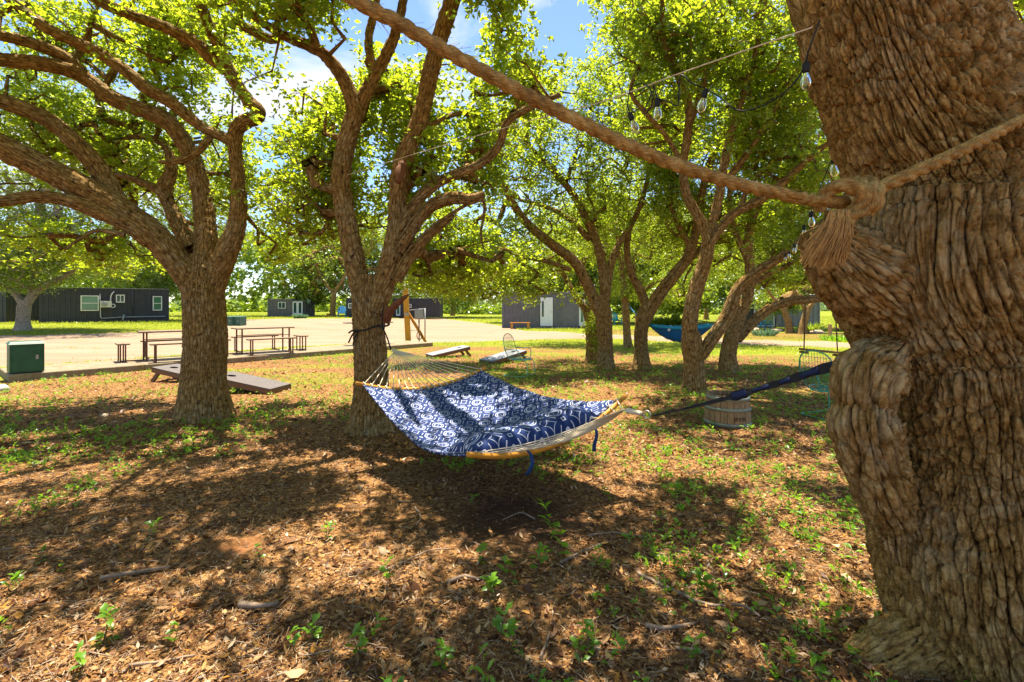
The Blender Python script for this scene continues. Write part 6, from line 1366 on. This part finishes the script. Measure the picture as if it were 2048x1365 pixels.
# larger seedlings, each a plant of its own
def seedling(label, loc, h, rz, seed, group):
    q = random.Random(seed); o_ = thing('oak_seedling', label, 'seedling', loc, rz, group)
    n = q.randint(1, 2); mb = MB(); lv, lf = [], []
    for s in range(n):
        a = q.uniform(0, 6.28); top = np.array([math.cos(a) * h * .3, math.sin(a) * h * .3, h * q.uniform(.75, 1)]); pts = spline(np.array([(0, 0, -.01), top * .5 + np.array([q.gauss(0, .01), q.gauss(0, .01), 0]), top]), .02)
        mb.tube(pts, np.linspace(.0028, .0014, len(pts)), 5)
        for k in range(q.randint(6, 9)):
            t_ = q.uniform(.3, 1) if k > 2 else 1.0; b0 = pts[int(t_ * (len(pts) - 1))]; a2 = q.uniform(0, 6.28); el = q.uniform(-.1, .9); d_ = np.array([math.cos(a2) * math.cos(el), math.sin(a2) * math.cos(el), math.sin(el)])
            L_ = h * q.uniform(.35, .6); nn = unit(np.array([q.gauss(0, .3), q.gauss(0, .3), 1])); sd = unit(np.cross(d_, nn)); nn = np.cross(sd, d_); w = L_ * q.uniform(.22, .34); i0 = len(lv)
            for (u_, ww, dz) in ((0, .06, 0), (.25, .55, .05), (.42, .40, .05), (.6, 1.0, .03), (.78, .62, -.02), (1, .08, -.12)):
                p = b0 + d_ * L_ * u_ + nn * L_ * dz; lv += [p - sd * w * ww + nn * w * .25 * ww, p, p + sd * w * ww + nn * w * .25 * ww]
            for r_ in range(5): lf += [(i0 + 3 * r_, i0 + 3 * r_ + 1, i0 + 3 * r_ + 4, i0 + 3 * r_ + 3), (i0 + 3 * r_ + 1, i0 + 3 * r_ + 2, i0 + 3 * r_ + 5, i0 + 3 * r_ + 4)]
    mb.build('stem', M['twig'], o_, True); put('leaves', lv, lf, M['sprout'], o_, True); return o_
SPOTS = [(1108, 1072, .23, 'tallest green seedling, standing just below the right end of the hammock shadow'), (1112, 1122, .20, 'broad seedling directly below the tallest one'), (1068, 1150, .17, 'leafy seedling left of the broad one, over the long lying branch'),
  (1022, 1165, .15, 'seedling in the sun patch, left of the leafy one by the lying branch'), (780, 1165, .15, 'lone dark leaved seedling beside the thin pale twig, left of the short curved stick'), (990, 1192, .13, 'pale lit seedling just right of the short curved stick'), (958, 1130, .12, 'seedling just above the short curved stick'),
  (995, 1285, .15, 'upright seedling straight above the bottom centre stick'), (1026, 1305, .14, 'seedling leaning beside the straight grey bottom stick'), (880, 1338, .11, 'small seedling alone at the very bottom, left of centre'), (722, 1310, .15, 'tall yellow lit seedling at the bottom, below the thin pale twig'), (748, 1282, .11, 'short seedling behind the yellow lit bottom one'),
  (1182, 1310, .13, 'wide leaved seedling left of the pale sunlit twig at lower right'), (1160, 1335, .12, 'seedling at the bottom edge under the wide leaved one'), (590, 1310, .12, 'seedling at the bottom, below the stout broken branch piece'), (625, 1285, .11, 'seedling between the stout branch piece and the yellow lit one'),
  (205, 1290, .15, 'big leaved seedling left of the wavy grey twig'), (170, 1340, .14, 'seedling in the bottom left corner area under the big leaved one'), (345, 1290, .11, 'seedling right above the wavy grey twig'), (300, 1078, .13, 'bright seedling at the right rim of the bare dirt hollow'), (82, 1128, .10, 'small seedling at far left below the dirt hollow level'),
  (520, 1120, .10, 'single small seedling in the sunlit streak right of the dirt hollow'), (15, 1192, .13, 'seedling cut by the left picture edge'), (1250, 1102, .12, 'seedling just under the thin twig right of the hammock shadow'), (1418, 1188, .14, 'seedling growing at the bend of the long grey stick'), (1460, 1178, .12, 'second seedling by the long bent grey stick, nearer its right end'),
  (1370, 1332, .16, 'large seedling at the bottom right, beneath the pale sunlit twig'), (1340, 1230, .10, 'seedling above the dark branch piece in deep shade'), (945, 1012, .10, 'small seedling in the middle of the hammock shadow'), (655, 1078, .11, 'seedling in the lit patch left of the hammock shadow'), (1212, 1002, .12, 'seedling at the right tip of the hammock shadow'), (1504, 866, .11, 'small weed sprouting against the foot of the half barrel')]
for k, (px, py, h, lab) in enumerate(SPOTS): seedling(lab, G(px, py), h * .82, k * 1.3, 100 + k, 'oak seedlings in the leaf litter')
# fallen sticks
STK = [([(1275, 1150), (1340, 1185), (1420, 1215), (1480, 1215), (1520, 1240)], .011, 'long bent grey stick lying right of centre in the near litter'), ([(480, 1215), (520, 1222), (555, 1212)], .018, 'stout broken branch piece in the litter at lower left of centre'), ([(895, 1168), (930, 1158), (955, 1162), (985, 1155)], .012, 'short curved stick in the bright patch below the hammock shadow'),
       ([(745, 1150), (800, 1130), (860, 1105), (900, 1100)], .007, 'thin pale twig beside the hammock shadow, left side'), ([(1080, 1320), (1092, 1290), (1100, 1270)], .007, 'short straight grey twig at the bottom centre'), ([(260, 1335), (310, 1330), (350, 1322), (390, 1318)], .008, 'wavy grey twig at the lower left edge of the litter'), ([(200, 1165), (270, 1150), (340, 1138)], .014, 'long half buried root of wood below the bare dirt hollow'),
       ([(1175, 1075), (1230, 1070), (1290, 1080)], .008, 'thin twig right of the hammock shadow'), ([(1290, 1260), (1340, 1262), (1390, 1248)], .012, 'dark branch piece in the deep shade near the massive oak'), ([(70, 935), (90, 925), (102, 917)], .018, 'dark short log at the left edge of the mulch'), ([(830, 1015), (842, 1035), (832, 1050)], .008, 'forked dead twig standing in the hammock shadow'),
       ([(1350, 1300), (1390, 1308), (1420, 1318)], .009, 'pale twig in a sunlit patch at bottom right'), ([(1070, 1040), (1040, 1030), (1005, 1046)], .007, 'v shaped twig in the darkest part of the hammock shadow'), ([(1120, 1130), (1160, 1112), (1215, 1090)], .010, 'branch lying behind the tallest seedlings')]
for pts, r0, lab in STK:
    pp = np.array([G(*q) for q in pts]); pp[:, 2] = gheight(pp[:, 0], pp[:, 1]) + r0 * .9 + np.array([random.uniform(0, .012) for _ in pp]); s_ = spline(pp, .03); s_[:, :] += fbm(s_ * 25, 2, 55)[:, None] * np.array([.006, .006, .003])
    base = s_[0].copy(); o = MB().tube(s_, r0 * np.linspace(1, .55, len(s_)), 8).build('stick', M['stick'], None, True, base=base); o.location = tuple(base); tag(o, lab, 'stick')
# grass blades in the sunny strips
def grass(n, sel, y0, y1, h, w, label, pw=1.0):
    x, y = scatter(n, y0, y1, pw); k = sel(x, y); x, y = x[k], y[k]; n = len(x); z = gheight(x, y)
    a = rg.uniform(0, 6.28, n); c = np.stack([x, y, z], 1); sd = np.stack([np.cos(a), np.sin(a), 0 * a], 1) * (w * rg.uniform(.6, 1.3, n))[:, None]; hh = h * rg.uniform(.4, 1.2, n)[:, None]
    ln = rg.normal(0, .45, (n, 2)) * hh; t_ = c + np.hstack([ln, hh]); V = np.stack([c - sd, c + sd, t_], 1).reshape(-1, 3); i = np.arange(n)[:, None] * 3
    return kind(put('grass', V, [(i + np.array([0, 1, 2])).astype(np.int32)], M['grass'], None, False), 'stuff', label)
def on_road(x, y):
    q = x / y; a = np.interp(q, RLO[:, 0] / RLO[:, 1], RLO[:, 1]); b = np.interp(q, RUP[:, 0] / RUP[:, 1], RUP[:, 1]); return (y > a - .1) & (y < b + .1)
def in_slab(x, y): q = (np.stack([x, y], 1) - A[:2]); s = q @ d[:2]; o_ = q @ nrm[:2]; return (s > -.1) & (s < L + .1) & (o_ > -.05) & (o_ < SW + .05)
nz_ = lambda x, y: fbm(np.stack([x * .5, y * .5, 0 * x], 1), 3, 90)
grass(80000, lambda x, y: (litter_side(x, y) < .5 * rg.random(len(x)) - .4) & ~on_road(x, y) & ~in_slab(x, y) & (nz_(x, y) > -.35 + .3 * rg.random(len(x))), 10, 32, .085, .010, 'yellow green grass in the sunny strips beside the drive')
grass(50000, lambda x, y: ~on_road(x, y) & (litter_side(x, y) < 0), 30, 75, .13, .03, 'grass of the lawn beyond the drive')
grass(14000, lambda x, y: (litter_side(x, y) > 0) & (litter_side(x, y) < 5) & (nz_(x * 1.6, y * 1.6) > .12), 7, 18, .07, .007, 'sparse grass tufts reaching into the mulch')
x, y = scatter(2600, 13, 34, 1.0); k = on_road(x, y) & (nz_(x * 1.2 + 40, y * 2.2) > .30); x, y = x[k], y[k]
jx = np.repeat(x, 8) + rg.normal(0, .16, len(x) * 8); jy = np.repeat(y, 8) + rg.normal(0, .10, len(x) * 8); n = len(jx)
a = rg.uniform(0, 6.28, n); cz = np.stack([jx, jy, gh(jx, jy) + .02], 1); sd = np.stack([np.cos(a), np.sin(a), 0 * a], 1) * .008; V = np.stack([cz - sd, cz + sd, cz + np.hstack([rg.normal(0, .03, (n, 2)), rg.uniform(.02, .09, (n, 1))])], 1).reshape(-1, 3)
kind(put('grass', V, [np.arange(n * 3, dtype=np.int32).reshape(-1, 3)], M['grass'], None, False), 'stuff', 'thin weeds sprouting in patches on the gravel')
# far bushes and tree line
def far_mass(label, n, x0, x1, y0, y1, h0, h1, size, m, seed, nm='distant_trees'):
    q = np.random.default_rng(seed); x = q.uniform(x0, x1, n); prof_ = .55 + .45 * vnoise(np.stack([x * .06, 0 * x, 0 * x], 1), seed); z = h0 + (h1 - h0) * prof_ * q.random(n) ** .7; y = q.uniform(y0, y1, n)
    v, f = leaves(np.stack([x, y, z], 1), size, q, size * 1.1, 9, .4, .6); return kind(put(nm, v, [f], m, None, False), 'stuff', label)
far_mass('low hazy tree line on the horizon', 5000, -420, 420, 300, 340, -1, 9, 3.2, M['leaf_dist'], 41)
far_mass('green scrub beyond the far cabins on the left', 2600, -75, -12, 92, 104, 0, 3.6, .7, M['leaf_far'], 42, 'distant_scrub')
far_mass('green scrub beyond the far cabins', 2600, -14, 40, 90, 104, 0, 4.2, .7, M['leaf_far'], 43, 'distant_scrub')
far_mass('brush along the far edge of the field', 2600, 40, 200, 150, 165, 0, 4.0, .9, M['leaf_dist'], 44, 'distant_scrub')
far_mass('tall trees standing behind the long container', 2600, -62, -20, 52, 58, 1.5, 10.5, .55, M['leaf_far'], 45, 'tree_row')
